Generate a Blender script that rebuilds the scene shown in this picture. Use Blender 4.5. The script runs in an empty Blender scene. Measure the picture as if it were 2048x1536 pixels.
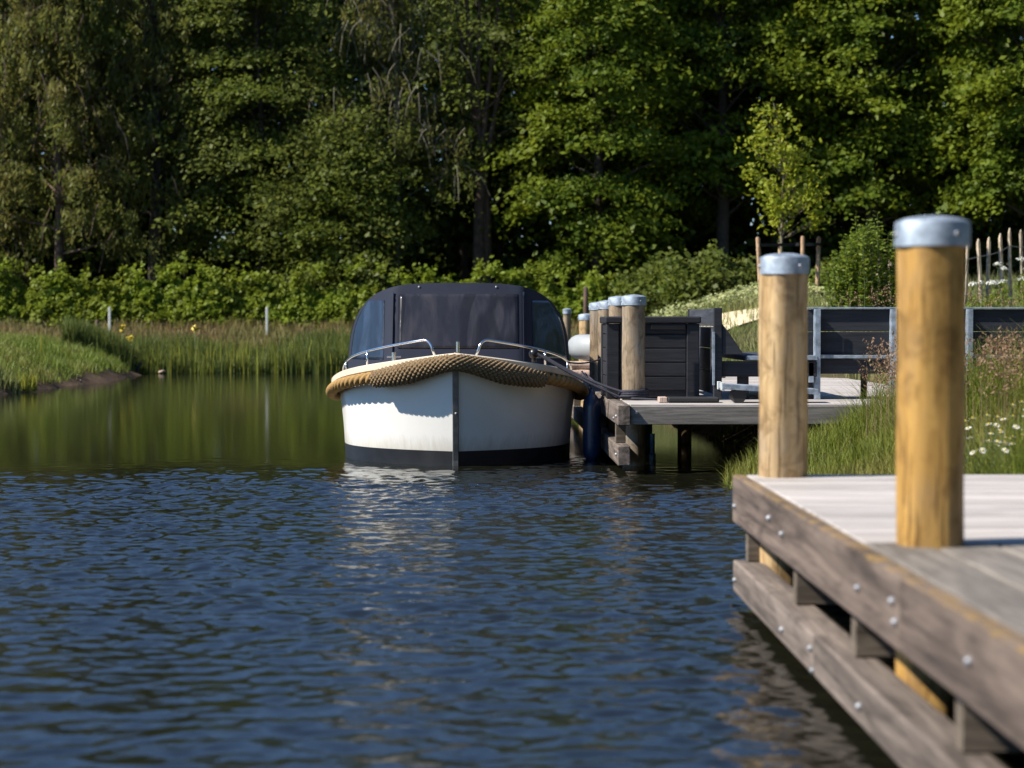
import bpy, bmesh, math, random
import numpy as np
from mathutils import Vector
PI = math.pi
R = math.radians
rng = np.random.default_rng(7)
random.seed(7)
scn = bpy.context.scene
col = scn.collection

# ------------------------------------------------------------------ helpers
def tag(o, label=None, cat=None, group=None, kind=None):
    if label: o['label'] = label
    if cat: o['category'] = cat
    if group: o['group'] = group
    if kind: o['kind'] = kind
    return o

def thing(name, label, cat, loc=(0, 0, 0), rz=0, group=None):
    o = bpy.data.objects.new(name, None)
    o.empty_display_size = .1
    col.objects.link(o)
    o.location = loc
    o.rotation_euler = (0, 0, rz)
    return tag(o, label, cat, group)

def origin(p):
    v = Vector((0, 0, 0))
    while p is not None:
        v += Vector(p.location)
        p = p.parent
    return v

def link_mesh(name, V, F, mat, parent=None, smooth=False, base=None, bevel=0, auto=None):
    """V in world metres; stored relative to the parent (or to base for a thing that is one mesh)."""
    V = np.asarray(V, dtype=np.float32).reshape(-1, 3)
    off = np.array(origin(parent) if parent else (base or (0, 0, 0)), dtype=np.float32)
    me = bpy.data.meshes.new(name)
    if isinstance(F, np.ndarray):
        n, k = F.shape
        me.vertices.add(len(V)); me.vertices.foreach_set('co', (V - off).ravel())
        me.loops.add(n * k); me.loops.foreach_set('vertex_index', F.ravel().astype(np.int32))
        me.polygons.add(n)
        me.polygons.foreach_set('loop_start', np.arange(0, n * k, k, dtype=np.int32))
        me.polygons.foreach_set('loop_total', np.full(n, k, dtype=np.int32))
        me.update(calc_edges=True)
    else:
        me.from_pydata([tuple(v) for v in (V - off).tolist()], [], F)
        me.update()
    if smooth:
        me.polygons.foreach_set('use_smooth', np.ones(len(me.polygons), dtype=bool))
    me.materials.append(mat)
    o = bpy.data.objects.new(name, me)
    col.objects.link(o)
    if parent: o.parent = parent
    elif base: o.location = base
    if bevel:
        b = o.modifiers.new('bevel', 'BEVEL'); b.width = bevel; b.segments = 2; b.limit_method = 'ANGLE'
    if smooth == 'auto' or auto:
        try: me.set_sharp_from_angle(angle=R(auto or 40))
        except Exception: pass
    return o

class MB:
    def __init__(s): s.v = []; s.f = []
    def add(s, V, F):
        n = len(s.v)
        s.v += [tuple(p) for p in V]
        s.f += [tuple(i + n for i in f) for f in F]
        return s
    def box(s, x0, x1, y0, y1, z0, z1):
        return s.add([(x0,y0,z0),(x1,y0,z0),(x1,y1,z0),(x0,y1,z0),(x0,y0,z1),(x1,y0,z1),(x1,y1,z1),(x0,y1,z1)],
                     [(0,3,2,1),(4,5,6,7),(0,1,5,4),(1,2,6,5),(2,3,7,6),(3,0,4,7)])
    def prism(s, pts, axis, a, b):
        """polygon pts extruded along axis from a to b (pts in the other two axes, in order)."""
        def mk(p, t):
            return (t,)+tuple(p) if axis == 0 else ((p[0], t, p[1]) if axis == 1 else (p[0], p[1], t))
        n = len(pts)
        V = [mk(p, a) for p in pts] + [mk(p, b) for p in pts]
        F = [tuple(range(n)), tuple(range(2*n-1, n-1, -1))] + [(i, i+n, (i+1) % n+n, (i+1) % n) for i in range(n)]
        return s.add(V, F)
    def tube(s, pts, r, n=10, caps=True):
        pts = [Vector(p) for p in pts]
        rr = r if hasattr(r, '__len__') else [r]*len(pts)
        V = []; up = None
        for i, p in enumerate(pts):
            t = (pts[min(i+1, len(pts)-1)] - pts[max(i-1, 0)]).normalized()
            if up is None:
                up = Vector((0, 0, 1)) if abs(t.z) < .9 else Vector((1, 0, 0))
            a = (up - t*up.dot(t)).normalized(); b = t.cross(a); up = a
            V += [p + (a*math.cos(2*PI*k/n) + b*math.sin(2*PI*k/n))*rr[i] for k in range(n)]
        F = [(i*n+k, i*n+(k+1) % n, (i+1)*n+(k+1) % n, (i+1)*n+k) for i in range(len(pts)-1) for k in range(n)]
        if caps: F += [tuple(range(n-1, -1, -1)), tuple(range((len(pts)-1)*n, len(pts)*n))]
        return s.add(V, F)
    def lathe(s, prof, c=(0, 0, 0), n=32):
        V = []; 
        for r, z in prof:
            V += [(c[0]+r*math.cos(2*PI*k/n), c[1]+r*math.sin(2*PI*k/n), c[2]+z) for k in range(n)]
        m = len(prof)
        F = [(i*n+k, i*n+(k+1) % n, (i+1)*n+(k+1) % n, (i+1)*n+k) for i in range(m-1) for k in range(n)]
        F += [tuple(range(n-1, -1, -1)), tuple(range((m-1)*n, m*n))]
        return s.add(V, F)
    def bolt(s, p, axis, r=.018, h=.014, n=12):
        """domed bolt head at p, sticking out along axis (a signed unit vector)."""
        a = Vector(axis); u = Vector((0, 0, 1)) if abs(a.z) < .5 else Vector((1, 0, 0)); w = a.cross(u)
        V = []
        for rr, hh in ((r, -.002), (r, h*.35), (r*.75, h*.8), (r*.3, h)):
            V += [Vector(p) + a*hh + (u*math.cos(2*PI*k/n) + w*math.sin(2*PI*k/n))*rr for k in range(n)]
        F = [(i*n+k, i*n+(k+1) % n, (i+1)*n+(k+1) % n, (i+1)*n+k) for i in range(3) for k in range(n)]
        F += [tuple(range(3*n, 4*n))]
        return s.add(V, F)
    def build(s, name, mat, parent=None, smooth=False, base=None, bevel=0, auto=None):
        return link_mesh(name, s.v, s.f, mat, parent, smooth, base, bevel, auto)

def copy_tree(o, parent=None):
    c = o.copy(); col.objects.link(c)
    c.parent = parent
    for ch in [x for x in o.children]: copy_tree(ch, c)
    return c

# ------------------------------------------------------------------ materials
class NT:
    def __init__(s, name):
        s.m = bpy.data.materials.new(name); s.m.use_nodes = True
        s.t = s.m.node_tree; s.t.nodes.clear()
        s.out = s.n('ShaderNodeOutputMaterial')
    def n(s, typ, **kw):
        nd = s.t.nodes.new(typ)
        for k, v in kw.items():
            if k in nd.inputs.keys() and not hasattr(nd, k): nd.inputs[k].default_value = v
            else: setattr(nd, k, v)
        return nd
    def l(s, a, b): s.t.links.new(a, b)
    def val(s, nd, i, v):
        if hasattr(v, 'is_linked'): s.l(v, nd.inputs[i])
        else: nd.inputs[i].default_value = v
    def coords(s, scale=(1, 1, 1), rnd=False):
        tc = s.n('ShaderNodeTexCoord')
        mp = s.n('ShaderNodeMapping'); mp.inputs['Scale'].default_value = scale
        src = tc.outputs['Object']
        if rnd:
            g = s.n('ShaderNodeObjectInfo'); gi = s.n('ShaderNodeNewGeometry')
            ad = s.n('ShaderNodeMath', operation='ADD'); s.l(g.outputs['Random'], ad.inputs[0]); s.l(gi.outputs['Random Per Island'], ad.inputs[1])
            mu = s.n('ShaderNodeMath', operation='MULTIPLY'); s.l(ad.outputs[0], mu.inputs[0]); mu.inputs[1].default_value = 37.
            va = s.n('ShaderNodeVectorMath', operation='ADD'); s.l(src, va.inputs[0]); s.l(mu.outputs[0], va.inputs[1])
            src = va.outputs[0]
        s.l(src, mp.inputs['Vector'])
        return mp.outputs[0]
    def noise(s, vec, scale, detail=4, rough=.55, dist=0):
        nd = s.n('ShaderNodeTexNoise'); nd.inputs['Scale'].default_value = scale
        nd.inputs['Detail'].default_value = detail; nd.inputs['Roughness'].default_value = rough
        nd.inputs['Distortion'].default_value = dist
        if vec is not None: s.l(vec, nd.inputs['Vector'])
        return nd.outputs['Fac']
    def ramp(s, fac, stops):
        r = s.n('ShaderNodeValToRGB'); e = r.color_ramp.elements
        while len(e) < len(stops): e.new(.5)
        for i, (p, c) in enumerate(stops):
            e[i].position = p
            e[i].color = (c if len(c) == 4 else tuple(c)+(1,)) if hasattr(c, '__len__') else (c, c, c, 1)
        s.l(fac, r.inputs[0])
        return r.outputs[0]
    def mix(s, fac, a, b, mode='MIX'):
        m = s.n('ShaderNodeMix', data_type='RGBA', blend_type=mode)
        s.val(m, 0, fac)
        for i, v in ((6, a), (7, b)):
            if hasattr(v, 'is_linked'): s.l(v, m.inputs[i])
            else: m.inputs[i].default_value = tuple(v)+(1,) if len(v) == 3 else v
        return m.outputs[2]
    def math(s, op, a, b=0.):
        m = s.n('ShaderNodeMath', operation=op); s.val(m, 0, a); s.val(m, 1, b)
        return m.outputs[0]
    def bump(s, h, strength=.3, dist=.01):
        b = s.n('ShaderNodeBump'); b.inputs['Strength'].default_value = strength; b.inputs['Distance'].default_value = dist
        s.l(h, b.inputs['Height'])
        return b.outputs[0]
    def bsdf(s, color, rough=.6, metal=0, normal=None, spec=None, **kw):
        p = s.n('ShaderNodeBsdfPrincipled')
        if hasattr(color, 'is_linked'): s.l(color, p.inputs['Base Color'])
        else: p.inputs['Base Color'].default_value = tuple(color)+(1,)
        s.val(p, p.inputs.find('Roughness'), rough); p.inputs['Metallic'].default_value = metal
        if spec is not None: p.inputs['Specular IOR Level'].default_value = spec
        if normal is not None: s.l(normal, p.inputs['Normal'])
        for k, v in kw.items(): p.inputs[k.replace('_', ' ')].default_value = v
        return p.outputs[0]
    def done(s, sh):
        s.l(sh, s.out.inputs['Surface']); return s.m

def m_wood(name, dark, light, axis=0, grain=1., moss=None, rough=.75, figure=.5, bumps=.35):
    """weathered timber: long streaks along axis, broad bands of cathedral figure, small dark checks."""
    t = NT(name)
    st = [9., 9., 9.]; st[axis] = .55
    v = t.coords(tuple(st), rnd=True)
    g1 = t.noise(v, 2.2*grain, 6, .62, 1.4)
    st2 = [26., 26., 26.]; st2[axis] = 1.1
    g2 = t.noise(t.coords(tuple(st2), rnd=True), 3.*grain, 4, .7, .2)
    blotch = t.noise(t.coords((1, 1, 1), rnd=True), 2.6, 4, .6, .4)
    c = t.mix(t.ramp(g1, [(.36, 0.), (.62, 1.)]), dark, light)
    c = t.mix(t.ramp(g2, [(.35, .55), (.5, 0.)]), c, tuple(x*.45 for x in dark))
    c = t.mix(t.math('MULTIPLY', t.ramp(blotch, [(.35, 0.), (.7, 1.)]), figure), c, tuple(x*.6 for x in light))
    sb = [3.2, 3.2, 3.2]; sb[axis] = .8
    big = t.noise(t.coords(tuple(sb), rnd=True), 1.7, 4, .6, 1.8)
    c = t.mix(t.ramp(big, [(.5, 0.), (.66, figure)]), c, tuple(x*.55 for x in dark))
    gi = t.n('ShaderNodeNewGeometry')
    tint = t.ramp(gi.outputs['Random Per Island'], [(0, .78), (1, 1.12)])
    c = t.mix(1., c, tint, 'MULTIPLY')
    if moss:
        tc = t.n('ShaderNodeTexCoord'); sp = t.n('ShaderNodeSeparateXYZ'); t.l(tc.outputs['Object'], sp.inputs[0])
        nz = t.noise(t.coords((1, 1, 1)), 9, 4, .7)
        zz = t.math('ADD', sp.outputs['Z'], t.math('MULTIPLY', t.math('SUBTRACT', nz, .5), .06))
        pm = t.ramp(t.noise(t.coords((3, 3, 3)), 3.5, 5, .7), [(.38, 0.), (.62, .85)])
        c = t.mix(t.math('MULTIPLY', t.ramp(zz, [(moss[0], 0.), (moss[0]+.012, 1.)]), pm), c, moss[1])
    h = t.math('ADD', t.math('MULTIPLY', g1, .6), g2)
    return t.done(t.bsdf(c, t.math('ADD', t.math('MULTIPLY', g1, .2), rough-.1), 0, t.bump(h, bumps, .006), .35))

def m_pole(name, a, b, grey, greyness):
    """round peeled pine pole: vertical streaks, knots, grey weathering in patches."""
    t = NT(name)
    g1 = t.noise(t.coords((7, 7, .5), rnd=True), 1.8, 5, .6, .8)
    g2 = t.noise(t.coords((40, 40, 1.5), rnd=True), 1.4, 3, .7)
    bl = t.noise(t.coords((3, 3, 1.6), rnd=True), 1.6, 4, .6, .5)
    vo = t.n('ShaderNodeTexVoronoi', feature='F1'); vo.inputs['Scale'].default_value = 2.4
    t.l(t.coords((2.2, 2.2, 1), rnd=True), vo.inputs['Vector'])
    c = t.mix(t.ramp(g1, [(.3, 0.), (.7, 1.)]), a, b)
    c = t.mix(t.ramp(bl, [(.48, 0.), (.68, greyness)]), c, grey)
    b3 = t.noise(t.coords((4.5, 4.5, 3.2), rnd=True), 2.3, 5, .65, .8)
    c = t.mix(t.ramp(b3, [(.47, 0.), (.64, .68)]), c, tuple(x*.45 for x in a))
    b4 = t.noise(t.coords((9, 9, 2.2), rnd=True), 2.1, 3, .6, .4)
    c = t.mix(t.ramp(b4, [(.55, 0.), (.7, .55)]), c, tuple(min(1, x*1.25) for x in b))
    c = t.mix(t.ramp(vo.outputs['Distance'], [(.06, .85), (.15, 0.)]), c, tuple(x*.28 for x in a))
    c = t.mix(t.ramp(g2, [(.36, .75), (.43, 0.)]), c, tuple(x*.33 for x in a))
    return t.done(t.bsdf(c, .62, 0, t.bump(t.math('ADD', g2, g1), .3, .006), .3))

def m_plain(name, c, rough=.5, metal=0, vary=.15, scale=6, bump=0, spec=None, **kw):
    t = NT(name)
    n = t.noise(t.coords((1, 1, 1)), scale, 5, .6)
    lo = tuple(x*(1-vary) for x in c); hi = tuple(min(1, x*(1+vary)) for x in c)
    cc = t.mix(t.ramp(n, [(.3, 0.), (.7, 1.)]), lo, hi)
    rr = t.math('ADD', t.math('MULTIPLY', n, .2), rough-.1)
    nm = t.bump(t.noise(t.coords((1, 1, 1)), scale*8, 3), bump, .004) if bump else None
    return t.done(t.bsdf(cc, rr, metal, nm, spec, **kw))

def m_leaf(name, a, b, c=None, trans=.35, noise_scale=.5, rough=.5):
    """leaves: every leaf its own tint, drifting between three greens through the crown."""
    t = NT(name)
    gi = t.n('ShaderNodeNewGeometry')
    base = t.mix(gi.outputs['Random Per Island'], a, b)
    if c:
        n = t.noise(t.coords((1, 1, 1)), noise_scale, 3, .6)
        base = t.mix(t.ramp(n, [(.42, 0.), (.62, .8)]), base, c)
    p = t.bsdf(base, rough, spec=.18)
    tr = t.n('ShaderNodeBsdfTranslucent')
    hs = t.n('ShaderNodeHueSaturation'); hs.inputs['Hue'].default_value = .485; hs.inputs['Value'].default_value = 1.5
    t.l(base, hs.inputs['Color']); t.l(hs.outputs[0], tr.inputs['Color'])
    mx = t.n('ShaderNodeMixShader'); mx.inputs[0].default_value = trans
    t.l(p, mx.inputs[1]); t.l(tr.outputs[0], mx.inputs[2])
    return t.done(mx.outputs[0])

M = {}
M['beam'] = m_wood('weathered_beam', (.06, .044, .037), (.25, .19, .155), 1, .5, (.544, (.27, .17, .055)), .9, .5)
M['beam_low'] = m_wood('weathered_low_beam', (.07, .056, .047), (.29, .235, .2), 1, .5, None, .9, .5)
M['beam_x'] = m_wood('weathered_cross_beam', (.16, .145, .13), (.34, .31, .28), 0, .8, None, .8, .4)
M['joist'] = m_wood('joist_timber', (.1, .08, .06), (.22, .18, .14), 0, .8, None, .8, .4)
M['boards_x'] = m_wood('pale_boards', (.4, .365, .34), (.6, .555, .525), 0, .8, None, .6, .2, .25)  # paler than the lengthwise boards
M['boards_y'] = m_wood('grey_boards', (.15, .132, .115), (.29, .26, .225), 1, .8, None, .7, .4, .3)
M['pole_gold'] = m_pole('golden_pine_pole', (.31, .16, .035), (.5, .3, .085), (.27, .19, .11), .6)
M['pole_pale'] = m_pole('pale_pine_pole', (.36, .22, .09), (.53, .38, .2), (.33, .27, .2), .6)
M['pole_grey'] = m_pole('weathered_pine_pole', (.2, .145, .09), (.36, .28, .19), (.25, .23, .2), .8)
M['galv'] = m_plain('galvanised_steel', (.33, .39, .46), .58, .5, .4, 18)
M['bolt'] = m_plain('bolt_steel', (.3, .31, .33), .55, .6, .45, 30)
M['anthracite'] = m_wood('anthracite_stained_board', (.018, .02, .027), (.04, .043, .055), 0, 1., None, .7, .3, .2)
M['anthracite_y_lit'] = m_wood('anthracite_stained_board_lengthwise_lit', (.035, .04, .052), (.075, .083, .105), 1, 1., None, .7, .3, .2)  # lengthwise grain; lighter copy with the sunlight put into its colour
M['resin'] = m_wood('dark_resin', (.02, .021, .026), (.034, .035, .043), 0, 1.4, None, .55, .2, .25)
def m_gel():
    t = NT('white_gelcoat')
    n = t.noise(t.coords((2, 2, 2)), 2, 4, .6); st = t.noise(t.coords((9, 9, 1.2)), 2.5, 4, .7)
    tc = t.n('ShaderNodeTexCoord'); sp = t.n('ShaderNodeSeparateXYZ'); t.l(tc.outputs['Object'], sp.inputs[0])
    c = t.mix(n, (.77, .755, .71), (.83, .82, .785))
    zz = t.math('ADD', sp.outputs['Z'], t.math('MULTIPLY', t.math('SUBTRACT', st, .5), -.22))
    c = t.mix(t.ramp(zz, [(.12, .55), (.26, 0.)]), c, (.42, .39, .3))
    return t.done(t.bsdf(c, t.math('ADD', t.math('MULTIPLY', st, .15), .14), 0, t.bump(n, .1, .01), .5))
M['gel'] = m_gel()
M['stripe'] = m_plain('black_antifouling', (.009, .01, .013), .45, 0, .3, 5)
M['stem'] = m_plain('dull_stem_metal', (.16, .16, .155), .5, .6, .3, 12)
M['rim'] = m_plain('cream_gunwale', (.66, .58, .45), .4, 0, .12, 4)
M['teak'] = m_wood('pale_teak', (.35, .25, .15), (.5, .38, .24), 1)
M['steel'] = m_plain('polished_stainless', (.7, .71, .73), .18, 1., .05)
M['black'] = m_plain('black_plastic', (.012, .012, .014), .35)
M['rubber'] = m_plain('black_rubber', (.016, .016, .017), .7)
M['navy_fender'] = m_plain('navy_vinyl', (.012, .03, .075), .3)
M['navyrope'] = m_plain('navy_braid', (.03, .03, .045), .8, 0, .4, 60, .4)
M['greytube'] = m_plain('grey_hypalon', (.33, .35, .36), .5, 0, .08)
M['blue'] = m_plain('blue_plastic', (.1, .2, .3), .4)
M['green'] = m_plain('green_paint', (.05, .22, .12), .5)
M['whitepost'] = m_plain('white_stake_paint', (.62, .63, .58), .6)
M['pale_rough'] = m_pole('split_chestnut', (.38, .3, .2), (.58, .48, .35), (.42, .37, .31), .6)
M['stake'] = m_pole('stake_pine', (.36, .22, .12), (.52, .36, .22), (.38, .28, .2), .5)
M['wire'] = m_plain('fence_wire', (.25, .26, .27), .4, .8)
M['strap'] = m_plain('dark_strap', (.015, .015, .02), .7)
M['logs'] = m_pole('pinkish_timber', (.42, .3, .24), (.6, .46, .38), (.45, .38, .33), .4)

def m_rope(name, a, b):
    t = NT(name)
    n = t.noise(t.coords((1, 1, 1)), 60, 4, .7)
    n2 = t.noise(t.coords((1, 1, 1)), 5, 3, .6)
    c = t.mix(t.ramp(n, [(.3, 0.), (.7, 1.)]), a, b)
    c = t.mix(t.ramp(n2, [(.4, 0.), (.75, .5)]), c, tuple(x*.55 for x in b))
    return t.done(t.bsdf(c, .85, 0, t.bump(n, .5, .004), .2))
M['coir'] = m_rope('coir_rope', (.12, .08, .042), (.32, .225, .125))
M['coir_new'] = m_rope('golden_laid_rope', (.25, .145, .05), (.46, .29, .115))

def m_canvas():
    t = NT('navy_canvas')
    n = t.noise(t.coords((1, 1, 1)), 3, 4, .6)
    w = t.noise(t.coords((160, 160, 160)), 1, 2, .5)
    c = t.mix(n, (.008, .0115, .025), (.017, .023, .044))
    return t.done(t.bsdf(c, .8, 0, t.bump(t.math('ADD', t.math('MULTIPLY', n, 3.), w), .25, .01), .3))
M['canvas'] = m_canvas()

def m_vinyl(name, c1, c2, trans):
    t = NT(name)
    v = t.coords((2.2, 1, .7))
    n = t.noise(v, 2.1, 4, .6, 1.2)
    c = t.mix(t.ramp(n, [(.4, 0.), (.62, 1.)]), c2, c1)
    wv = t.noise(t.coords((2.3, 1, .55)), 1.3, 1, .4, 1.6)
    c = t.mix(t.ramp(wv, [(.57, 0.), (.63, .75)]), c, tuple(x*.3 for x in c1))  # shading of folds in the sheet, painted as dark streaks
    p = t.bsdf(c, .1, 0, t.bump(t.math('ADD', wv, t.noise(t.coords((3, 1, 1.2)), 1.6, 3, .5, .8)), .25, .03), .6)
    tr = t.n('ShaderNodeBsdfTransparent'); tr.inputs[0].default_value = (.5, .5, .55, 1)
    mx = t.n('ShaderNodeMixShader'); mx.inputs[0].default_value = trans
    t.l(p, mx.inputs[1]); t.l(tr.outputs[0], mx.inputs[2])
    return t.done(mx.outputs[0])
M['vinyl'] = m_vinyl('clear_vinyl_dim_inside', (.062, .06, .068), (.032, .033, .042), .25)  # clear sheet; dim interior and sunlit haze are put into its grey
M['vinyl_side'] = m_vinyl('side_vinyl_sky_tint', (.04, .06, .1), (.022, .03, .045), .25)  # reflected sky is put into the blue of the colour

M['leaf_oak'] = m_leaf('oak_leaf', (.056, .098, .011), (.145, .198, .02), (.175, .215, .018), .38, .35)
M['leaf_mid'] = m_leaf('mid_green_leaf', (.065, .095, .014), (.155, .19, .03), (.12, .14, .035), .42, .4)
M['leaf_dark'] = m_leaf('dark_forest_leaf', (.04, .062, .012), (.085, .12, .022), None, .35)
M['leaf_larch'] = m_leaf('larch_needle_spray', (.075, .095, .018), (.16, .18, .045), (.17, .155, .045), .4, .5)
M['leaf_young'] = m_leaf('young_tree_leaf', (.17, .215, .014), (.3, .33, .03), None, .4)
M['leaf_hedge'] = m_leaf('bramble_leaf', (.10, .15, .010), (.235, .3, .03), (.16, .19, .02), .38, .8)
M['leaf_willow'] = m_leaf('willowherb_leaf', (.09, .14, .012), (.19, .24, .03), None, .35)
M['rush'] = m_leaf('rush_blade', (.06, .095, .009), (.19, .22, .028), (.21, .19, .05), .25, 1.2)
M['reed'] = m_leaf('reed_blade', (.055, .085, .018), (.14, .17, .045), (.11, .14, .03), .25, .6)
M['reed_y'] = m_leaf('yellow_reed_blade', (.2, .23, .03), (.3, .3, .05), None, .3)
M['grass'] = m_leaf('bank_grass_blade', (.085, .13, .02), (.21, .27, .05), (.23, .21, .065), .25, .6)
M['dry'] = m_leaf('dry_grass_blade', (.16, .12, .05), (.27, .2, .09), (.15, .15, .045), .2, .5)
M['meadow'] = m_leaf('meadow_blade', (.1, .14, .03), (.22, .25, .075), (.24, .22, .11), .25, .5)
M['cream'] = m_leaf('cream_blossom', (.22, .26, .08), (.4, .41, .2), None, .2)
M['seed'] = m_leaf('reddish_seedhead', (.18, .105, .06), (.34, .23, .14), None, .2)
M['petal'] = m_plain('white_petal', (.7, .7, .64), .6)
M['yolk'] = m_plain('yellow_flower', (.62, .47, .03), .6)
M['bark'] = m_plain('dark_bark', (.055, .042, .033), .9, 0, .5, 7, .6)
M['bark_pale'] = m_plain('pale_bark', (.17, .15, .11), .9, 0, .4, 6, .5)
M['bark_red'] = m_plain('reddish_bark', (.1, .062, .045), .9, 0, .5, 6, .6)
M['sapbark'] = m_plain('sapling_bark', (.17, .14, .09), .8, 0, .3, 8)
M['stemgreen'] = m_plain('green_stem', (.07, .1, .025), .7)

def m_ground():
    t = NT('bank_soil_and_turf')
    v = t.coords((1, 1, 1))
    n1 = t.noise(v, .6, 6, .65); n2 = t.noise(v, 7, 4, .65)
    c = t.mix(t.ramp(n1, [(.38, 0.), (.6, 1.)]), (.05, .065, .018), (.085, .075, .035))
    c = t.mix(t.ramp(n2, [(.4, 0.), (.65, .7)]), c, (.04, .032, .02))
    tc = t.n('ShaderNodeTexCoord'); sp = t.n('ShaderNodeSeparateXYZ'); t.l(tc.outputs['Object'], sp.inputs[0])
    zz = t.math('ADD', sp.outputs['Z'], t.math('MULTIPLY', t.math('SUBTRACT', n2, .5), .3))
    c = t.mix(t.ramp(zz, [(.1, 1.), (.3, 0.)]), c, (.1, .068, .045))
    return t.done(t.bsdf(c, .95, 0, t.bump(n2, .6, .05), .1))
M['ground'] = m_ground()
M['sand'] = m_plain('pale_sand', (.62, .52, .34), .95, 0, .2, 5, .5)

def m_water():
    t = NT('pond_water')
    v = t.coords((1, 1.6, 1))
    n = t.noise(v, 26, 3, .6, .3)
    tc = t.n('ShaderNodeTexCoord'); sp = t.n('ShaderNodeSeparateXYZ'); t.l(tc.outputs['Object'], sp.inputs[0])
    mk = t.ramp(t.math('MULTIPLY', sp.outputs['Y'], .01), [(.145, 1.), (.18, 0.)])
    rg = t.math('ADD', t.math('MULTIPLY', mk, -.07), .1)
    return t.done(t.bsdf((.008, .0085, .005), rg, 0, t.bump(t.math('MULTIPLY', n, mk), .13, .012), .5, IOR=1.85))
M['water'] = m_water()

# ------------------------------------------------------------------ terrain and water
SX = np.array([-30, 0, 6, 8.6, 12, 15, 17, 20, 24, 28, 35, 44, 60])
SR = np.array([2.9, 2.9, 2.6, 1.72, 1.85, 2.15, 2.4, 2.6, 2.4, 2.2, 1.9, 2.6, 2.6])
LX = np.array([-30, 26, 33, 37, 42, 46.5, 48, 60])
LR = np.array([-15, -13, -8.15, -7.75, -7.68, -7.75, -8.6, -8.6])
def sstep(a, b, x):
    t = np.clip((x-a)/(b-a), 0, 1); return t*t*(3-2*t)
def wob(X, Y):
    return .12*np.sin(X*1.9+Y*.7)+.09*np.sin(Y*2.3-X*1.1+1)+.05*np.sin(4.1*X+3.3*Y)
def height(X, Y):
    X = np.asarray(X, float); Y = np.asarray(Y, float)
    w = wob(X, Y)
    dr = X-np.interp(Y, SX, SR)+w
    dl = np.interp(Y, LX, LR)-X+w
    df = Y-48.6+2*w
    def under(d): return np.where(d < 0, np.maximum(d*.5, -1.1), 0)
    hr = np.where(dr > 0, .52*(1-np.exp(-dr/.7))+.03*np.clip(dr-1, 0, 30)+1.5*sstep(20, 40, Y)*(1-np.exp(-dr/2.8))*(1-.42*sstep(5.4, 7.2, X)*(1-sstep(40, 50, Y))), under(dr))
    hl = np.where(dl > 0, .95*(1-np.exp(-dl/1.7)), under(dl))
    hf = np.where(df > 0, .45*(1-np.exp(-df/1.2))+.105*np.clip(df-3, 0, 40), under(df))
    return np.maximum(np.maximum(hr, hl), hf)+.03*w

def grid_mesh(xs, ys, zf):
    X, Y = np.meshgrid(xs, ys)
    V = np.stack([X, Y, zf(X, Y)], -1).reshape(-1, 3)
    nx, ny = len(xs), len(ys)
    i = np.arange(nx-1)[None, :]+nx*np.arange(ny-1)[:, None]
    F = np.stack([i, i+1, i+1+nx, i+nx], -1).reshape(-1, 4)
    return V, F

xs = np.concatenate([[-220, -140, -90, -60, -40, -28], np.arange(-20, 16, .3), [18, 22, 30, 45, 70, 120, 220]])
ys = np.concatenate([[-120, -60, -30, -10], np.arange(-4, 62, .3), [65, 70, 80, 100, 140, 220, 340]])
V, F = grid_mesh(xs, ys, height)
o = link_mesh('ground', V, F, M['ground'], smooth=True); tag(o, kind='structure')

# water: real wave relief in front, still in the lee of the far bank
NW = 110
lam = np.exp(rng.uniform(np.log(.05), np.log(.36), NW))
th = rng.normal(PI/2+.1, .62, NW)
ph = rng.uniform(0, 2*PI, NW)
slope = .2*np.sqrt(2/NW)*np.ones(NW)
def waves(X, Y):
    Z = np.zeros_like(X)
    for k in range(NW):
        kk = 2*PI/lam[k]
        Z += slope[k]/kk*np.sin(kk*(X*math.cos(th[k])+Y*math.sin(th[k]))+ph[k])
    return Z
def wave_mask(X, Y):
    n = .9*np.sin(X*.8+1.3)+.5*np.sin(X*2.1+Y*.4)+.35*np.sin(X*4.3-1)
    lim = 17.7+.6*n - .9*sstep(.6, 1.6, X)
    m = 1-sstep(lim-3.4, lim+.9, Y)
    gust = .84+.2*np.sin(X*.55+Y*.33+.5)*np.sin(Y*.71-X*.2)+.14*np.sin(X*1.7-Y*.9)*np.sin(Y*1.9+X*.6+2)
    near = .92+.08*sstep(4, 9, Y)
    edge = sstep(-9.2, -8, X)*(1-sstep(6.2, 7.2, X))*sstep(2.2, 3.2, Y)
    return np.clip(m*gust*near, 0, 1.3)*edge
def calm(X, Y):
    return .06*(.00035*np.sin(Y*5.1+X*.6)+.0003*np.sin(Y*8.3-X*.5+1)+.0003*np.sin(3.1*Y+1.4*X))
xs = np.concatenate([[-200, -90, -45, -25, -15, -11], np.arange(-9.2, -5.6, .06), np.arange(-5.6, 5.8, .022), np.arange(5.8, 7.25, .06), [9, 12, 20, 40, 90, 200]])
ys = np.concatenate([[-100, -40, -15, -5, 0, 1.2], np.arange(2.2, 4.2, .03), np.arange(4.2, 18.6, .0175), np.arange(18.6, 20.5, .04), np.arange(20.6, 51, .12), [53, 58, 70]])
V, F = grid_mesh(xs, ys, lambda X, Y: waves(X, Y)*wave_mask(X, Y)+calm(X, Y)*sstep(-9.2, -8, X)*(1-sstep(6.2, 7.2, X)))
o = link_mesh('water', V, F, M['water'], smooth=True); tag(o, kind='structure')

# sandy path on the mound beyond the dock
xs = np.arange(3.5, 5.6, .1); ys = np.arange(32.9, 35.4, .1)
V, F = grid_mesh(xs, ys, lambda X, Y: height(X, Y)+.03+.0*X)
tag(link_mesh('path', V, F, M['sand'], smooth=True), kind='structure')

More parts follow.
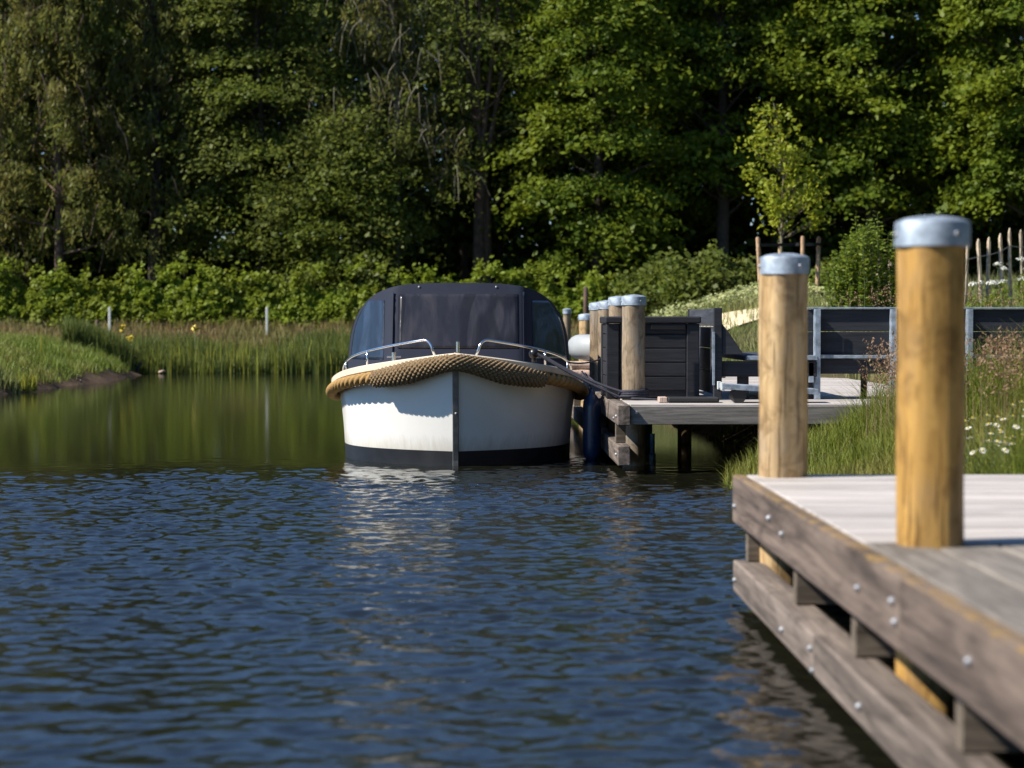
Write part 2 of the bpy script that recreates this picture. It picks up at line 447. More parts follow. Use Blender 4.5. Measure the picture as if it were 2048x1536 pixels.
# ------------------------------------------------------------------ near jetty
DT = .555          # deck level above the water
def bolts(pts, axis, parent, r=.0115):
    for p in pts:
        MB().bolt(p, axis, r).build('bolt', M['bolt'], parent, smooth=True)

def deck_boards(x0, x1, y0, y1, z1, along, w=.143, gap=.007, th=.028):
    b = MB(); lo, hi = (y0, y1) if along == 0 else (x0, x1)
    p = lo
    while p < hi-.03:
        q = min(p+w, hi); dz = random.uniform(-.0015, .0015)
        e0, e1 = random.uniform(0, .004), random.uniform(0, .004)
        if along == 0: b.box(x0+e0, x1-e1, p, q-gap, z1-th, z1+dz)
        else: b.box(p, q-gap, y0+e0, y1-e1, z1-th, z1+dz)
        p = q
    return b

jet = thing('jetty', 'near timber jetty with pale boards and bolted double edge beams', 'jetty', (1.09, 8.6, 0))
deck_boards(1.146, 3.6, 5.93, 8.6, DT, 0, .143, .012).build('decking', M['boards_x'], jet, bevel=.004)['label'] = 'pale far deck boards running crosswise'
deck_boards(1.146, 3.6, -1.5, 5.922, DT, 1, .19, .012).build('decking', M['boards_y'], jet, bevel=.004)['label'] = 'greyer near deck boards running lengthwise'
for a, b_ in ((8.6, 5.165), (5.16, 1.6), (1.595, -1.5)):
    MB().box(1.09, 1.14, b_, a, .352, DT-.001).build('edge_beam', M['beam'], jet, bevel=.006)
for a, b_ in ((8.59, 6.515), (6.51, 3.1), (3.095, -1.5)):
    MB().box(1.092, 1.215, b_, a, .05, .186).build('lower_beam', M['beam_low'], jet, bevel=.008)
for y in (8.5, 7.19, 6.05, 4.7, 3.4, 2.1, .8, -.5):
    MB().box(1.143, 3.6, y, y+.07, .189, DT-.030).build('joist', M['joist'], jet, bevel=.004)
MB().box(1.23, 3.6, 8.575, 8.6, -.1, DT-.03).build('blocking_end_board', M['beam_x'], jet, bevel=.004)  # deepened into an added skirt that keeps the gaps under the deck dark
bolts([(1.09, 8.5, .426), (1.09, 7.49, .474), (1.09, 7.17, .448), (1.09, 5.72, .446), (1.09, 5.24, .475), (1.09, 5.2, .425),
       (1.09, 4.41, .456), (1.09, 3.5, .44)], (-1, 0, 0), jet)
bolts([(1.092, 8.5, .11), (1.092, 7.17, .102), (1.092, 6.55, .136), (1.092, 6.5, .071), (1.092, 5.7, .107), (1.092, 4.4, .11)], (-1, 0, 0), jet)
for x, y in ((3.3, 8.3), (3.3, 5.5), (3.3, 2.5), (1.33, 2.6)):
    MB().lathe([(.1, -1.), (.1, DT-.03)], (x, y, 0), 20).build('pile', M['pole_grey'], jet, smooth=True, auto=40)

def make_post(name, x, y, top, r, mat, label, group, seed, cap_r, below=-1.0):
    rg = random.Random(seed)
    t = thing(name, label, 'mooring post', (x, y, DT), 0, group)
    n = 40; b = MB(); V = []; zs = np.linspace(below, top-.012, 26)
    a1, a2, p1, p2 = rg.uniform(.003, .006), rg.uniform(.002, .004), rg.uniform(0, 6), rg.uniform(0, 6)
    for z in zs:
        for k in range(n):
            q = 2*PI*k/n
            rr = r + a1*math.sin(2*q+p1+z*.6)+a2*math.sin(5*q+p2-z*1.4)+.0015*math.sin(z*9+q*3+p1)
            V.append((x+rr*math.cos(q), y+rr*math.sin(q), z))
    m = len(zs)
    F = [(i*n+k, i*n+(k+1) % n, (i+1)*n+(k+1) % n, (i+1)*n+k) for i in range(m-1) for k in range(n)] + [tuple(range((m-1)*n, m*n))]
    b.add(V, F); b.build('shaft', mat, t, smooth=True, auto=50)
    c = MB().lathe([(cap_r-.003, top-.075), (cap_r+.0015, top-.074), (cap_r+.001, top-.068), (cap_r, top-.008), (cap_r-.002, top-.003), (cap_r-.006, top), (cap_r*.75, top+.008),
                    (cap_r*.4, top+.014), (.004, top+.017)], (x, y, 0), 48).build('cap', M['galv'], t, smooth=True, auto=24)
    for q in (-63, -175, 60):
        q = R(q+rg.uniform(-4, 4)); d = (math.cos(q), math.sin(q), 0)
        MB().bolt((x+cap_r*d[0], y+cap_r*d[1], top-.04), d, .009, .008).build('screw', M['bolt'], c, smooth=True)
    return t
G = 'round mooring posts with steel caps'
make_post('mooring_post', 1.33, 5.87, 1.507, .101, M['pole_gold'], 'thick golden pine mooring post with steel cap, nearest post on the near jetty', G, 1, .109)
make_post('mooring_post', 1.295, 8.5, 1.489, .0995, M['pole_pale'], 'paler pine mooring post with steel cap at the far end of the near jetty', G, 2, .106)
for i, (y, lab) in enumerate(((16.9, 'weathered post in front of the dark storage box, first of the far dock row'),
                              (18.65, 'second post of the far dock row, behind the dark storage box'),
                              (20.35, 'third post of the far dock row, between two overlapping posts'),
                              (21.9, 'leftmost and rearmost of the four overlapping posts on the far dock'))):
    make_post('mooring_post', 1.3, y, 1.43+.012*(i == 1)-.01*(i > 1), .1, M['pole_grey'], lab, G, 10+i, .106)
make_post('mooring_post', 1.42, 26.7, 1.315, .1, M['pole_pale'], 'short yellowish post standing behind the grey inflatable dinghy', G, 20, .108)

# ------------------------------------------------------------------ far dock
dk = thing('dock', 'far timber dock carrying the storage box and dark benches', 'dock', (1.09, 15.9, 0))
MB().box(1.095, 1.195, 15.86, 25.2, .392, DT-.002).build('edge_beam', M['beam_low'], dk, bevel=.006)
MB().box(1.098, 1.198, 15.9, 25.2, .068, .226).build('lower_beam', M['beam_low'], dk, bevel=.008)
MB().box(1.198, 4.3, 15.9, 15.955, .397, DT-.012).build('front_beam', M['beam_x'], dk, bevel=.005)
deck_boards(1.2, 4.3, 15.965, 25.2, DT, 0).build('decking', M['boards_x'], dk, bevel=.003)
for y in (16.4, 17.6, 18.8, 20., 21.2, 22.4, 23.6, 24.8):
    MB().box(1.2, 4.28, y, y+.07, .4, DT-.03).build('joist', M['joist'], dk)
for y in (16.3, 18.8, 21.2, 23.6):
    MB().box(1.11, 1.19, y, y+.1, .228, .39).build('spacer', M['joist'], dk, bevel=.004)
for x, y in ((2.05, 20.), (3.3, 16.8), (3.3, 21.), (1.45, 24.5)):
    MB().lathe([(.07, -1.), (.07, .23)], (x, y, 0), 16).build('pile', M['pole_pale'], dk, smooth=True, auto=40)
bolts([(1.245, 15.9, .49), (2.4, 15.9, .49)], (0, -1, 0), dk, .016)
bolts([(1.095, 16.0, .46), (1.095, 16.3, .43), (1.098, 16.05, .15)], (-1, 0, 0), dk, .014)

# storage box
bx = thing('storage_box', 'dark ribbed garden storage box standing behind the weathered dock post', 'storage box', (1.5, 17.6, DT))
X0, X1, Y0, Y1 = 1.085, 1.885, 17.15, 17.95
b = MB()
b.box(X0+.03, X1-.03, Y0+.03, Y1-.03, DT+.012, 1.2)
b.build('body', M['resin'], bx, bevel=.006)
b = MB()
zz = DT+.075
while zz < 1.12:
    b.box(X0+.115, X1-.115, Y0+.012, Y0+.0285, zz, zz+.112); zz += .121
b.build('front_panel', M['resin'], bx, bevel=.004)
for xa in (X0+.012, X1-.0285):
    b = MB(); zz = DT+.075
    while zz < 1.12:
        b.box(xa, xa+.0165, Y0+.115, Y1-.115, zz, zz+.112); zz += .121
    b.build('side_panel', M['resin'], bx, bevel=.004)
for x in (X0, X1-.11):
    for y in (Y0, Y1-.11):
        MB().box(x, x+.11, y, y+.11, DT+.002, 1.2).build('corner_post', M['resin'], bx, bevel=.008)
lid = MB().box(X0-.012, X1+.012, Y0-.02, Y1+.012, 1.202, 1.262).build('lid', M['resin'], bx, bevel=.012)
MB().box(X0+.38, X1-.12, Y0-.012, Y0+.01, 1.15, 1.196).build('handle_recess', M['black'], bx, bevel=.006)

# corner lounge bench
lb = thing('corner_bench', 'dark stained corner bench with tall side backrest beside the storage box', 'bench', (2.1, 17.2, DT))
b = MB()
for z0, z1 in ((.6, .79), (.795, .985), (.99, 1.175), (1.18, 1.33)):
    b.box(1.985, 2.02, 16.93, 18.95, z0, z1)
b.build('backrest', M['anthracite_y_lit'], lb, bevel=.006)
for y in (16.87, 18.96):
    MB().box(1.975, 2.045, y, y+.055, DT+.002, 1.335).build('upright', M['anthracite'], lb, bevel=.006)
MB().box(1.963, 1.984, 16.855, 16.868, .68, 1.13).build('strip', M['galv'], lb, bevel=.002)
b = MB(); b.prism([(2.047, .94), (2.25, .94), (2.22, .955), (2.115, 1.11), (2.047, 1.2)], 1, 16.88, 16.92)
b.build('arm_bracket', M['anthracite'], lb, bevel=.004)
b = MB()
for k in range(9): b.box(2.25, 2.86, 16.93+k*.225, 16.93+k*.225+.215, .885, .93)
b.build('seat', M['galv' if False else 'anthracite_y_lit'], lb, bevel=.005)
MB().box(2.26, 2.86, 16.9, 16.926, .893, .928).build('seat_edge', M['galv'], lb, bevel=.003)
MB().box(2.05, 2.86, 16.93, 16.97, .75, .883).build('front_board', M['anthracite'], lb, bevel=.005)
for x in (2.2, 2.75):
    MB().box(x, x+.09, 17.0, 17.09, DT+.002, .75).build('leg', M['anthracite'], lb, bevel=.004)

# bench with steel frame seen from behind
sb = thing('slatted_bench', 'long dark board bench in a galvanised steel frame, right of the pale post', 'bench', (3.6, 17.0, DT))
b = MB()
for z0, z1 in ((.935, 1.13), (1.135, 1.322)): b.box(2.79, 5.8, 17.03, 17.065, z0, z1)
b.build('backrest', M['anthracite'], sb, bevel=.005)
MB().box(2.79, 5.8, 17.0, 17.08, 1.324, 1.34).build('top_rail', M['galv'], sb, bevel=.003)
MB().box(2.79, 5.8, 16.985, 17.02, .905, .931).build('seat_rail', M['galv'], sb, bevel=.003)
MB().box(2.8, 5.8, 17.03, 17.065, .772, .902).build('lower_board', M['anthracite'], sb, bevel=.005)
b = MB()
for k in range(4): b.box(2.8, 5.8, 17.09+k*.14, 17.22+k*.14, .885, .925)
b.build('seat', M['anthracite'], sb, bevel=.005)
for x in (2.85, 3.5, 4.15, 4.8, 5.45):
    p = MB()
    p.box(x, x+.045, 16.955, 16.965, DT+.002, 1.323); p.box(x-.006, x+.002, 16.966, 17.028, DT+.002, 1.323)
    p.build('upright', M['galv'], sb, bevel=.002)
MB().box(2.79, 2.835, 16.93, 16.95, .7, .87).build('bracket', M['galv'], sb, bevel=.003)
for x in (3.35, 5.3): MB().box(x, x+.05, 17.5, 17.55, DT-.1, .885).build('leg', M['anthracite'], sb)

# small things on the far dock
gp = thing('gangplank', 'grey metal gangplank on a black roller lying beside the corner bench', 'gangplank', (2.2, 16.3, DT))
b = MB(); b.prism([(1.965, .668), (1.965, .712), (2.75, .668), (2.75, .624)], 1, 16.2, 16.5); b.build('plank', M['galv'], gp, bevel=.004)
for y in (16.215, 16.455):
    b = MB(); b.prism([(1.958, .658), (1.958, .725), (1.99, .723), (1.99, .656)], 1, y, y+.03); b.build('end_cap', M['whitepost'], gp, bevel=.004)
b = MB(); b.tube([(2.11, 16.22, .61), (2.11, 16.48, .61)], .055, 20); b.build('roller', M['rubber'], gp, smooth=True, auto=40)
b = MB(); b.box(1.53, 1.95, 16.25, 16.45, DT+.003, .6)
pk = b.build('tray', M['rubber'], None, base=(1.74, 16.35, DT), bevel=.012); tag(pk, 'flat black rubber tray lying on the dock edge before the storage box', 'tray')
o = MB().box(1.46, 1.527, 16.27, 16.43, DT+.003, .602).build('plank_offcut', M['logs'], None, base=(1.5, 16.35, DT), bevel=.006)
tag(o, 'short pale timber offcut touching the black rubber tray', 'timber')

# inflatable dinghy and timbers further along the dock
dg = thing('dinghy', 'grey inflatable dinghy lying on timbers behind the moored boat', 'dinghy', (1.75, 24.0, .75))
b = MB(); P = []
for k in range(31):
    a = PI*k/30
    P.append((1.82-.62*math.sin(a)**.8 if 0 < k < 30 else 1.82, 24.1-.55*math.cos(a), .915))
P = [(2.62, P[0][1], .915)]+P+[(2.62, P[-1][1], .915)]
rr = [.06]+[.15]*31+[.06]
b.tube(P, rr, 18); b.build('tube', M['greytube'], dg, smooth=True, auto=60)
MB().box(1.5, 2.58, 23.65, 24.55, .8, .83).build('floor', M['greytube'], dg)
b = MB(); b.tube([(1.32+.0*k, 23.75+.1*k, .79) for k in range(8)], .012, 8); b.build('strake', M['black'], dg, smooth=True)
for i, (z, lab) in enumerate(((.605, 'lower of two pinkish round timbers under the grey dinghy'), (.705, 'upper of two pinkish round timbers under the grey dinghy'))):
    b = MB(); b.tube([(1.05, 23.6+.02*i, z), (2.9, 23.6+.02*i, z)], .048, 16)
    tag(b.build('timber_log', M['logs'], None, smooth=True, base=(1.9, 23.6, z-.05), auto=40), lab, 'timber', 'timbers under the dinghy')
pl = thing('mooring_pole', 'thin grey pole with pale cap behind the boat canopy', 'pole', (1.22, 28., 0))
MB().lathe([(.055, -1), (.055, 1.33)], (1.22, 28., 0), 16).build('shaft', M['pole_grey'], pl, smooth=True, auto=40)
MB().lathe([(.062, 1.33), (.062, 1.395), (.02, 1.41)], (1.22, 28., 0), 16).build('cap', M['galv'], pl, smooth=True, auto=40)
pl = thing('hedge_pole', 'brown fence post in front of the hedge, right of the boat canopy', 'post', (2.75, 52., .5))
MB().lathe([(.06, .3), (.06, 2.1), (.02, 2.15)], (2.75, 52., 0), 10).build('shaft', M['bark_red'], pl, smooth=True)
b = MB(); b.lathe([(.055, -.5), (.055, .23)], (1.62, 19.4, 0), 14)
tag(b.build('green_pile', M['green'], None, smooth=True, base=(1.62, 19.4, 0), auto=40), 'short green pile standing in the water under the far dock', 'pile')
b = MB(); b.lathe([(.03, -.05), (.03, .02), (.032, .05), (.022, .06), (.022, .23)], (1.52, 17.6, 0), 14)
tag(b.build('blue_float', M['blue'], None, smooth=True, base=(1.52, 17.6, 0), auto=40), 'small blue tube float behind the front dock post, at the waterline', 'float')

# ------------------------------------------------------------------ the boat
BX, BY = -.205, 16.6          # centre line, bow
L = 6.7
def zs(t): return float(np.interp(t, [0, .2, .45, .9, 1.2, 1.6, 2.2, 3.2, 4.5, 5.6, 6.7], [.958, .905, .858, .785, .735, .685, .645, .62, .625, .65, .69]))
ts_s = np.linspace(0, L, 200); _z = np.array([zs(t) for t in ts_s]); 
for _ in range(40): _z[1:-1] = (_z[:-2]+2*_z[1:-1]+_z[2:])/4
def zs(t): return float(np.interp(t, ts_s, _z))
def bs(t):
    b_ = 1.105*(1-(1-min(max(t, 0)/2.4, 1))**4.6)
    return b_ if t < 3 else b_-.2*((t-3)/3.7)**2
def bw(t):
    u = max(t-.2, 0)
    b_ = 1.035*(1-(1-min(u/2.2, 1))**4.3)
    return b_ if t < 3 else b_-.3*((t-3)/3.7)**2
def hb(t, z):
    """half breadth of the hull at distance t from the bow, height z"""
    Z = zs(t)
    if z >= 0:
        s = min(z/Z, 1.)
        # stem rake: the section starts where the stem is at this height
        t0 = .2*(1-z/.958)
        if t <= t0: return 0.
        u = t-t0
        w = bw(u+.2); s_ = bs(u) if t < 1 else bs(t)
        return w+(s_-w)*(.15*s+.85*s**3)
    return bw(t)*max(0., 1-(z/-.42)**2)**.6
tt = np.concatenate([np.linspace(0, .3, 22)[:-1], np.linspace(.3, 1.5, 26)[:-1], np.linspace(1.5, L, 30)])
def hull_loft(zfun, nz):
    """both sides lofted from station to station; stations follow the raked stem."""
    V = []; F = []
    for side in (-1, 1):
        n0 = len(V)
        for t in tt:
            for k in range(nz):
                z = zfun(t, k/(nz-1))
                t0 = .2*(1-max(z, 0)/.958)
                te = t0*(1-min(t/1.2, 1))+t if t < 1.2 else t
                V.append((BX+side*hb(te, z), BY+te, z))
        for i in range(len(tt)-1):
            for k in range(nz-1):
                q = (n0+i*nz+k, n0+(i+1)*nz+k, n0+(i+1)*nz+k+1, n0+i*nz+k+1)
                F.append(q if side > 0 else q[::-1])
    # transom
    a = (len(tt)-1)*nz; half = len(tt)*nz
    for k in range(nz-1): F.append((a+k, a+k+1, half+a+k+1, half+a+k))
    return V, F
boat = thing('motor_launch', 'white open launch with navy canopy and thick rope bow fender, moored at the dock', 'boat', (BX, BY+3.2, 0))
V, F = hull_loft(lambda t, f: .128+f*(zs(t)-.128), 12)
link_mesh('hull', V, F, M['gel'], boat, smooth=True, auto=60)
V, F = hull_loft(lambda t, f: -.4+f*(.127+.4), 10)
link_mesh('boot_stripe', V, F, M['stripe'], boat, smooth=True, auto=60)
# foredeck and side decks
V = []; F = []
for t in tt:
    for k in range(9):
        u = k/4-1; V.append((BX+u*max(bs(t)-.03, 0), BY+t+.02, zs(t)-.02+.03*(1-u*u)))
F = [(i*9+k, i*9+k+1, (i+1)*9+k+1, (i+1)*9+k) for i in range(len(tt)-1) for k in range(8)]
link_mesh('foredeck', V, F, M['teak'], boat, smooth=True)
# gunwale cap: one band round both sides
path = [(-1, t) for t in np.concatenate([np.linspace(L, .4, 60), np.linspace(.38, .012, 26)])]
path += [(1, t) for (_, t) in path[::-1]]
prof = [(-.05, -.012), (.035, -.012), (.045, -.004), (.045, .042), (.03, .052), (-.05, .052)]
P = np.array([(s*bs(t), t, zs(t)) for s, t in path])
T = np.gradient(P[:, :2], axis=0); T /= np.linalg.norm(T, axis=1)[:, None]+1e-9
N = np.stack([T[:, 1], -T[:, 0]], 1)
if (N[5]*P[5, :2])[0] < 0: N = -N
for _ in range(6): N[1:-1] = (N[:-2]+N[1:-1]*2+N[2:])/4
N /= np.linalg.norm(N, axis=1)[:, None]
V = []
for i in range(len(P)):
    for a, h in prof: V.append((BX+P[i, 0]+N[i, 0]*a, BY+P[i, 1]+N[i, 1]*a, P[i, 2]-.052+h))
m = len(prof)
F = [(i*m+k, i*m+(k+1) % m, (i+1)*m+(k+1) % m, (i+1)*m+k) for i in range(len(P)-1) for k in range(m)]
link_mesh('gunwale', V, F, M['rim'], boat, smooth=True, auto=35)

def swept(P, rad, disp, nth=28, up=(0, 0, 1)):
    P = np.asarray(P, float); d = np.linalg.norm(np.diff(P, axis=0), axis=1); s = np.concatenate([[0], np.cumsum(d)])
    T = np.gradient(P, axis=0); T /= np.linalg.norm(T, axis=1)[:, None]
    U = np.array(up, float)[None]-T*(T@np.array(up, float))[:, None]; U /= np.linalg.norm(U, axis=1)[:, None]
    W = np.cross(T, U)
    q = 2*PI*np.arange(nth)/nth
    rr = np.asarray(rad)[:, None]*disp(q[None, :], s[:, None])
    V = P[:, None]+rr[..., None]*(U[:, None]*np.cos(q)[None, :, None]+W[:, None]*np.sin(q)[None, :, None])
    V = V.reshape(-1, 3); n = len(P)
    i = np.arange(n-1)[:, None]*nth; k = np.arange(nth)[None]
    F = np.stack([i+k, i+(k+1) % nth, i+nth+(k+1) % nth, i+nth+k], -1).reshape(-1, 4)
    return V, F
def resample(P, step):
    P = np.asarray(P, float); d = np.linalg.norm(np.diff(P, axis=0), axis=1); s = np.concatenate([[0], np.cumsum(d)])
    n = int(s[-1]/step)+2; u = np.linspace(0, s[-1], n)
    return np.stack([np.interp(u, s, P[:, k]) for k in range(3)], 1), u
def smooth_path(P, k=8):
    P = P.copy()
    for _ in range(k): P[1:-1] = (P[:-2]+2*P[1:-1]+P[2:])/4
    return P
def sheer_off(s, t, off, dz):
    e = .01
    a = np.array([bs(t+e)-bs(max(t-e, 0)), (t+e)-max(t-e, 0)]); a /= np.linalg.norm(a)
    nx, ny = a[1], -a[0]
    return (BX+s*(bs(t)+nx*off), BY+t+ny*off, zs(t)+dz)
laid = lambda q, s: .52+.52*np.abs(np.cos((3*q+s*78.)/2))**.6
for side in (-1, 1):
    pts = [sheer_off(side, t, .045, -.118) for t in np.linspace(.36, L-.05, 160)]
    P, u = resample(pts, .02); P = smooth_path(P, 8); P, u = resample(P, .004)
    V, F = swept(P, np.full(len(P), .05), laid, 24)
    link_mesh('rubbing_rope', V, F, M['coir_new'], boat, smooth=True)
# plaited bow fender
pts = []
for side, tl in ((-1, np.linspace(.42, .0, 50)), (1, np.linspace(0.0, .47, 60)[1:])):
    for t in tl:
        bb = bs(t)
        dz = float(np.interp(bb, [0, .15, .4, .65, .85, 1.1], [-.072, -.088, -.125, -.135, -.125, -.118]))
        pts.append(sheer_off(side, t, float(np.interp(bb, [0, .3, .8, 1.], [.03, .055, .05, .045])), dz))
pts = np.array(pts)
P, u = resample(pts, .01); P = smooth_path(P, 60); P, u = resample(P, .005)
xr = np.abs(P[:, 0]-BX)
rad = np.interp(xr, [0, .12, .4, .6, .74, .8], [.07, .073, .093, .082, .066, .054])
plait = lambda q, s: .8+.27*np.sqrt(np.abs(np.cos(6*q+s*68)*np.cos(6*q-s*68)))
V, F = swept(P, rad, plait, 96)
link_mesh('bow_fender', V, F, M['coir'], boat, smooth=True)
# stem band
b = MB(); P = []
for z in (.87, .8, .6, .4, .2, .05, -.2):
    P.append((z, BY+.2*(1-max(z, 0)/.958)))
V = []
for z, y in P: V += [(BX-.03, y+.05, z), (BX-.023, y-.016, z), (BX+.023, y-.016, z), (BX+.03, y+.05, z)]
F = [(i*4+k, i*4+k+1, i*4+4+k+1, i*4+4+k) for i in range(len(P)-1) for k in range(3)]
b.add(V, F+[(0, 1, 2, 3)]); st = b.build('stem_band', M['stem'], boat, bevel=.003)
MB().bolt((BX+.004, BY+.2*(1-.45/.958)-.015, .45), (0, -1, 0), .011, .01).build('bolt', M['bolt'], st, smooth=True)
# pulpit rails
def arc(P, n=8, r=.05):
    """round the corners of a polyline"""
    P = [Vector(p) for p in P]; out = [P[0]]
    for i in range(1, len(P)-1):
        a = (P[i-1]-P[i]); b_ = (P[i+1]-P[i]); rr = min(r, a.length*.45, b_.length*.45)
        p0 = P[i]+a.normalized()*rr; p1 = P[i]+b_.normalized()*rr
        for k in range(n+1):
            f = k/n; out.append(p0*(1-f)**2+P[i]*2*f*(1-f)+p1*f*f)
    return out+[P[-1]]
def on_sheer(s, t, inset=.05, dz=0.):
    return Vector((BX+s*(bs(t)-inset), BY+t, zs(t)+dz))
for s in (-1, 1):
    tl = np.linspace(.15, 1.7, 14)
    hh = np.interp(tl, [.15, .9, 1.35, 1.7], [.15, .125, .1, .0])
    P = [on_sheer(s, .12, .06, 0)]+[on_sheer(s, t, .06, h) for t, h in zip(tl, hh)]
    pr = MB(); pr.tube(arc(P, 6, .07), .0105, 10)
    rail = pr.build('pulpit_rail', M['steel'], boat, smooth=True)
    for t, h in ((.62, .135), (1.1, .115)):
        p = on_sheer(s, t, .06)
        MB().tube([p, p+Vector((0, 0, h))], .0095, 8).build('stanchion', M['steel'], rail, smooth=True)
    p = on_sheer(s, .47, .17)
    c = MB(); c.tube([p, p+Vector((0, 0, .1))], .02, 12); c.tube([p+Vector((-.06, 0, .062)), p+Vector((.06, 0, .062))], .008, 8)
    if s < 0: c.build('bollard', M['steel'], boat, smooth=True, auto=50)
b = MB(); b.tube([(BX+.02, BY+.06, .93), (BX+.02, BY+.06, 1.05)], .015, 12); b.build('bow_post', M['steel'], boat, smooth=True, auto=40)
b = MB(); b.tube([(.46, 17.05, .87), (.46, 17.05, .93)], .02, 12); b.lathe([(.01, -.045), (.035, -.03), (.046, 0), (.035, .03), (.01, .045)], (.46, 17.05, .945), 18)
b.build('fairlead', M['black'], boat, smooth=True)
# canopy
CY = 18.45; ZB = .6; H = .985; W = 1.07; NP = 3.7
def arch_w(z): 
    s = min(max((z-ZB)/H, 0), 1); return W*(1-s**NP)**(1/NP)
def front_y(x, z):
    s = (z-ZB)/H; ax = abs(x)
    c = max(ax-.6, 0)
    return CY+.5*s+.03*(ax/.6)**2+(1.7*c*c/(c+.06))
zl = ZB+H*np.sin(np.linspace(0, PI/2, 26))**.8
V = []; F = []; nu = 41
for z in zl:
    w = arch_w(z)
    for k in range(nu):
        x = (2*k/(nu-1)-1)*w; V.append((BX+x, front_y(x, z), z))
F = [(i*nu+k, i*nu+k+1, (i+1)*nu+k+1, (i+1)*nu+k) for i in range(len(zl)-1) for k in range(nu-1)]
cn = MB(); cn.add(V, F)
ring = [(-arch_w(z), z) for z in zl]+[(arch_w(z), z) for z in zl[::-1]][1:]
V = []; nl = 14
for x, z in ring:
    y0 = front_y(x, z)
    for k in range(nl):
        f = k/(nl-1); y = y0+(22.6-y0)*f
        sc = 1-.08*f*f; sag = -.035*math.sin(f*PI*3)**2*max(0, (z-1.2)/.4)
        V.append((BX+x*sc, y, z+sag-.12*f*f*max(0, (z-1.)/.6)))
F = [(i*nl+k, (i+1)*nl+k, (i+1)*nl+k+1, i*nl+k+1) for i in range(len(ring)-1) for k in range(nl-1)]
F.append(tuple(i*nl+nl-1 for i in range(len(ring))))
cn.add(V, F)
canopy = cn.build('canopy', M['canvas'], boat, smooth=True, auto=35)
def front_patch(name, x0f, x1f, z0, z1, mat, off, nx=24, nz=16, round_=.0):
    V = []
    for j in range(nz):
        z = z0+(z1-z0)*j/(nz-1); a, c = x0f(z), x1f(z)
        for k in range(nx):
            x = a+(c-a)*k/(nx-1); V.append((BX+x, front_y(x, z)-off, z))
    F = [(i*nx+k, i*nx+k+1, (i+1)*nx+k+1, (i+1)*nx+k) for i in range(nz-1) for k in range(nx-1)]
    o = link_mesh(name, V, F, mat, canopy, smooth=True)
    sm = o.modifiers.new('thick', 'SOLIDIFY'); sm.thickness = .001; sm.offset = 1
    return o
front_patch('window', lambda z: -.565, lambda z: .565, .97, 1.48, M['vinyl'], .005)['label'] = 'wide dark grey front window of the canopy'
for s in (-1, 1):
    f0 = (lambda z: .7) if s > 0 else (lambda z: -min(1.05, arch_w(z)-.025))
    f1 = (lambda z: min(1.05, arch_w(z)-.025)) if s > 0 else (lambda z: -.7)
    front_patch('window', f0, f1, .86, 1.42, M['vinyl_side'], .005)
    a = .62*s
    front_patch('piping', lambda z: a-.01, lambda z: a+.01, .75, 1.5, M['canvas'], .016, 4, 16)
for s in (-1, 1):   # long windows in the canopy sides
    for y0, y1 in ((19.5, 20.7), (20.85, 22.1)):
        V = []; zz = np.linspace(.9, 1.32, 8); yy = np.linspace(y0, y1, 8)
        for z in zz:
            for y in yy:
                f = (y-19.2)/(22.6-19.2); V.append((BX+s*(arch_w(z)*(1-.08*f*f)+.008), y, z))
        F = [(i*8+k, i*8+k+1, (i+1)*8+k+1, (i+1)*8+k) for i in range(7) for k in range(7)]
        link_mesh('window', V, F, M['vinyl_side'], canopy, smooth=True)
for x in (-.37, .36):
    z = 1.545 if abs(x) < .5 else 1.5
    MB().bolt((BX+x, front_y(x, z)-.004, z), (0, -1, 0), .012, .008).build('snap', M['bolt'], canopy, smooth=True)

# hanging fender and mooring lines
fd = thing('fender', 'dark navy cylinder fender hanging between the launch and the dock', 'fender', (.985, 17.6, .0))
MB().lathe([(.015, -.02), (.05, .0), (.076, .045), (.08, .12), (.08, .46), (.074, .52), (.045, .565), (.02, .59), (.018, .62)], (.985, 17.6, 0), 28).build('body', M['navy_fender'], fd, smooth=True)
MB().tube([(.985, 17.6, .61), (.96, 17.62, .68), (.9, 17.68, .78)], .008, 8).build('lanyard', M['navyrope'], fd, smooth=True)
def sag_line(a, b_, sag, n=24):
    a, b_ = Vector(a), Vector(b_)
    return [a.lerp(b_, k/n)+Vector((0, 0, -sag*4*(k/n)*(1-k/n))) for k in range(n+1)]
twist = lambda q, s: .86+.15*np.abs(np.cos((3*q+s*170)/2))
def line(pts, r, label):
    P, u = resample([tuple(p) for p in pts], .012)
    V, F = swept(P, np.full(len(P), r), twist, 12)
    o = link_mesh('mooring_line', V, F, M['navyrope'], None, smooth=True, base=tuple(float(x) for x in P[0]))
    return tag(o, label, 'rope', 'mooring lines of the launch')
coil = [(1.3+.118*math.cos(a), 16.9+.118*math.sin(a), .578+.02*a/(2*PI)) for a in np.linspace(PI, PI*6.2, 80)]
line(sag_line((.47, 17.03, .955), (1.19, 16.86, .58), .02)+coil[2:], .013, 'navy mooring line from the black fairlead wound round the front dock post')
line(sag_line((.5, 17.07, .95), (1.2, 16.83, .625), .03)+[(1.26, 16.79, .625), (1.33, 16.785, .627), (1.4, 16.84, .625)], .012, 'navy mooring line running just above the one wound round the post')
line(sag_line((.78, 17.5, .86), (1.185, 18.6, .9), .03), .008, 'thin dark line from the rail to the second dock post')
line(sag_line((.93, 17.75, .76), (1.17, 16.9, .575), .015)+[(1.3, 16.76, .572), (1.5, 16.7, .566)], .009, 'thinnest dark line from the gunwale lying along the dock edge')

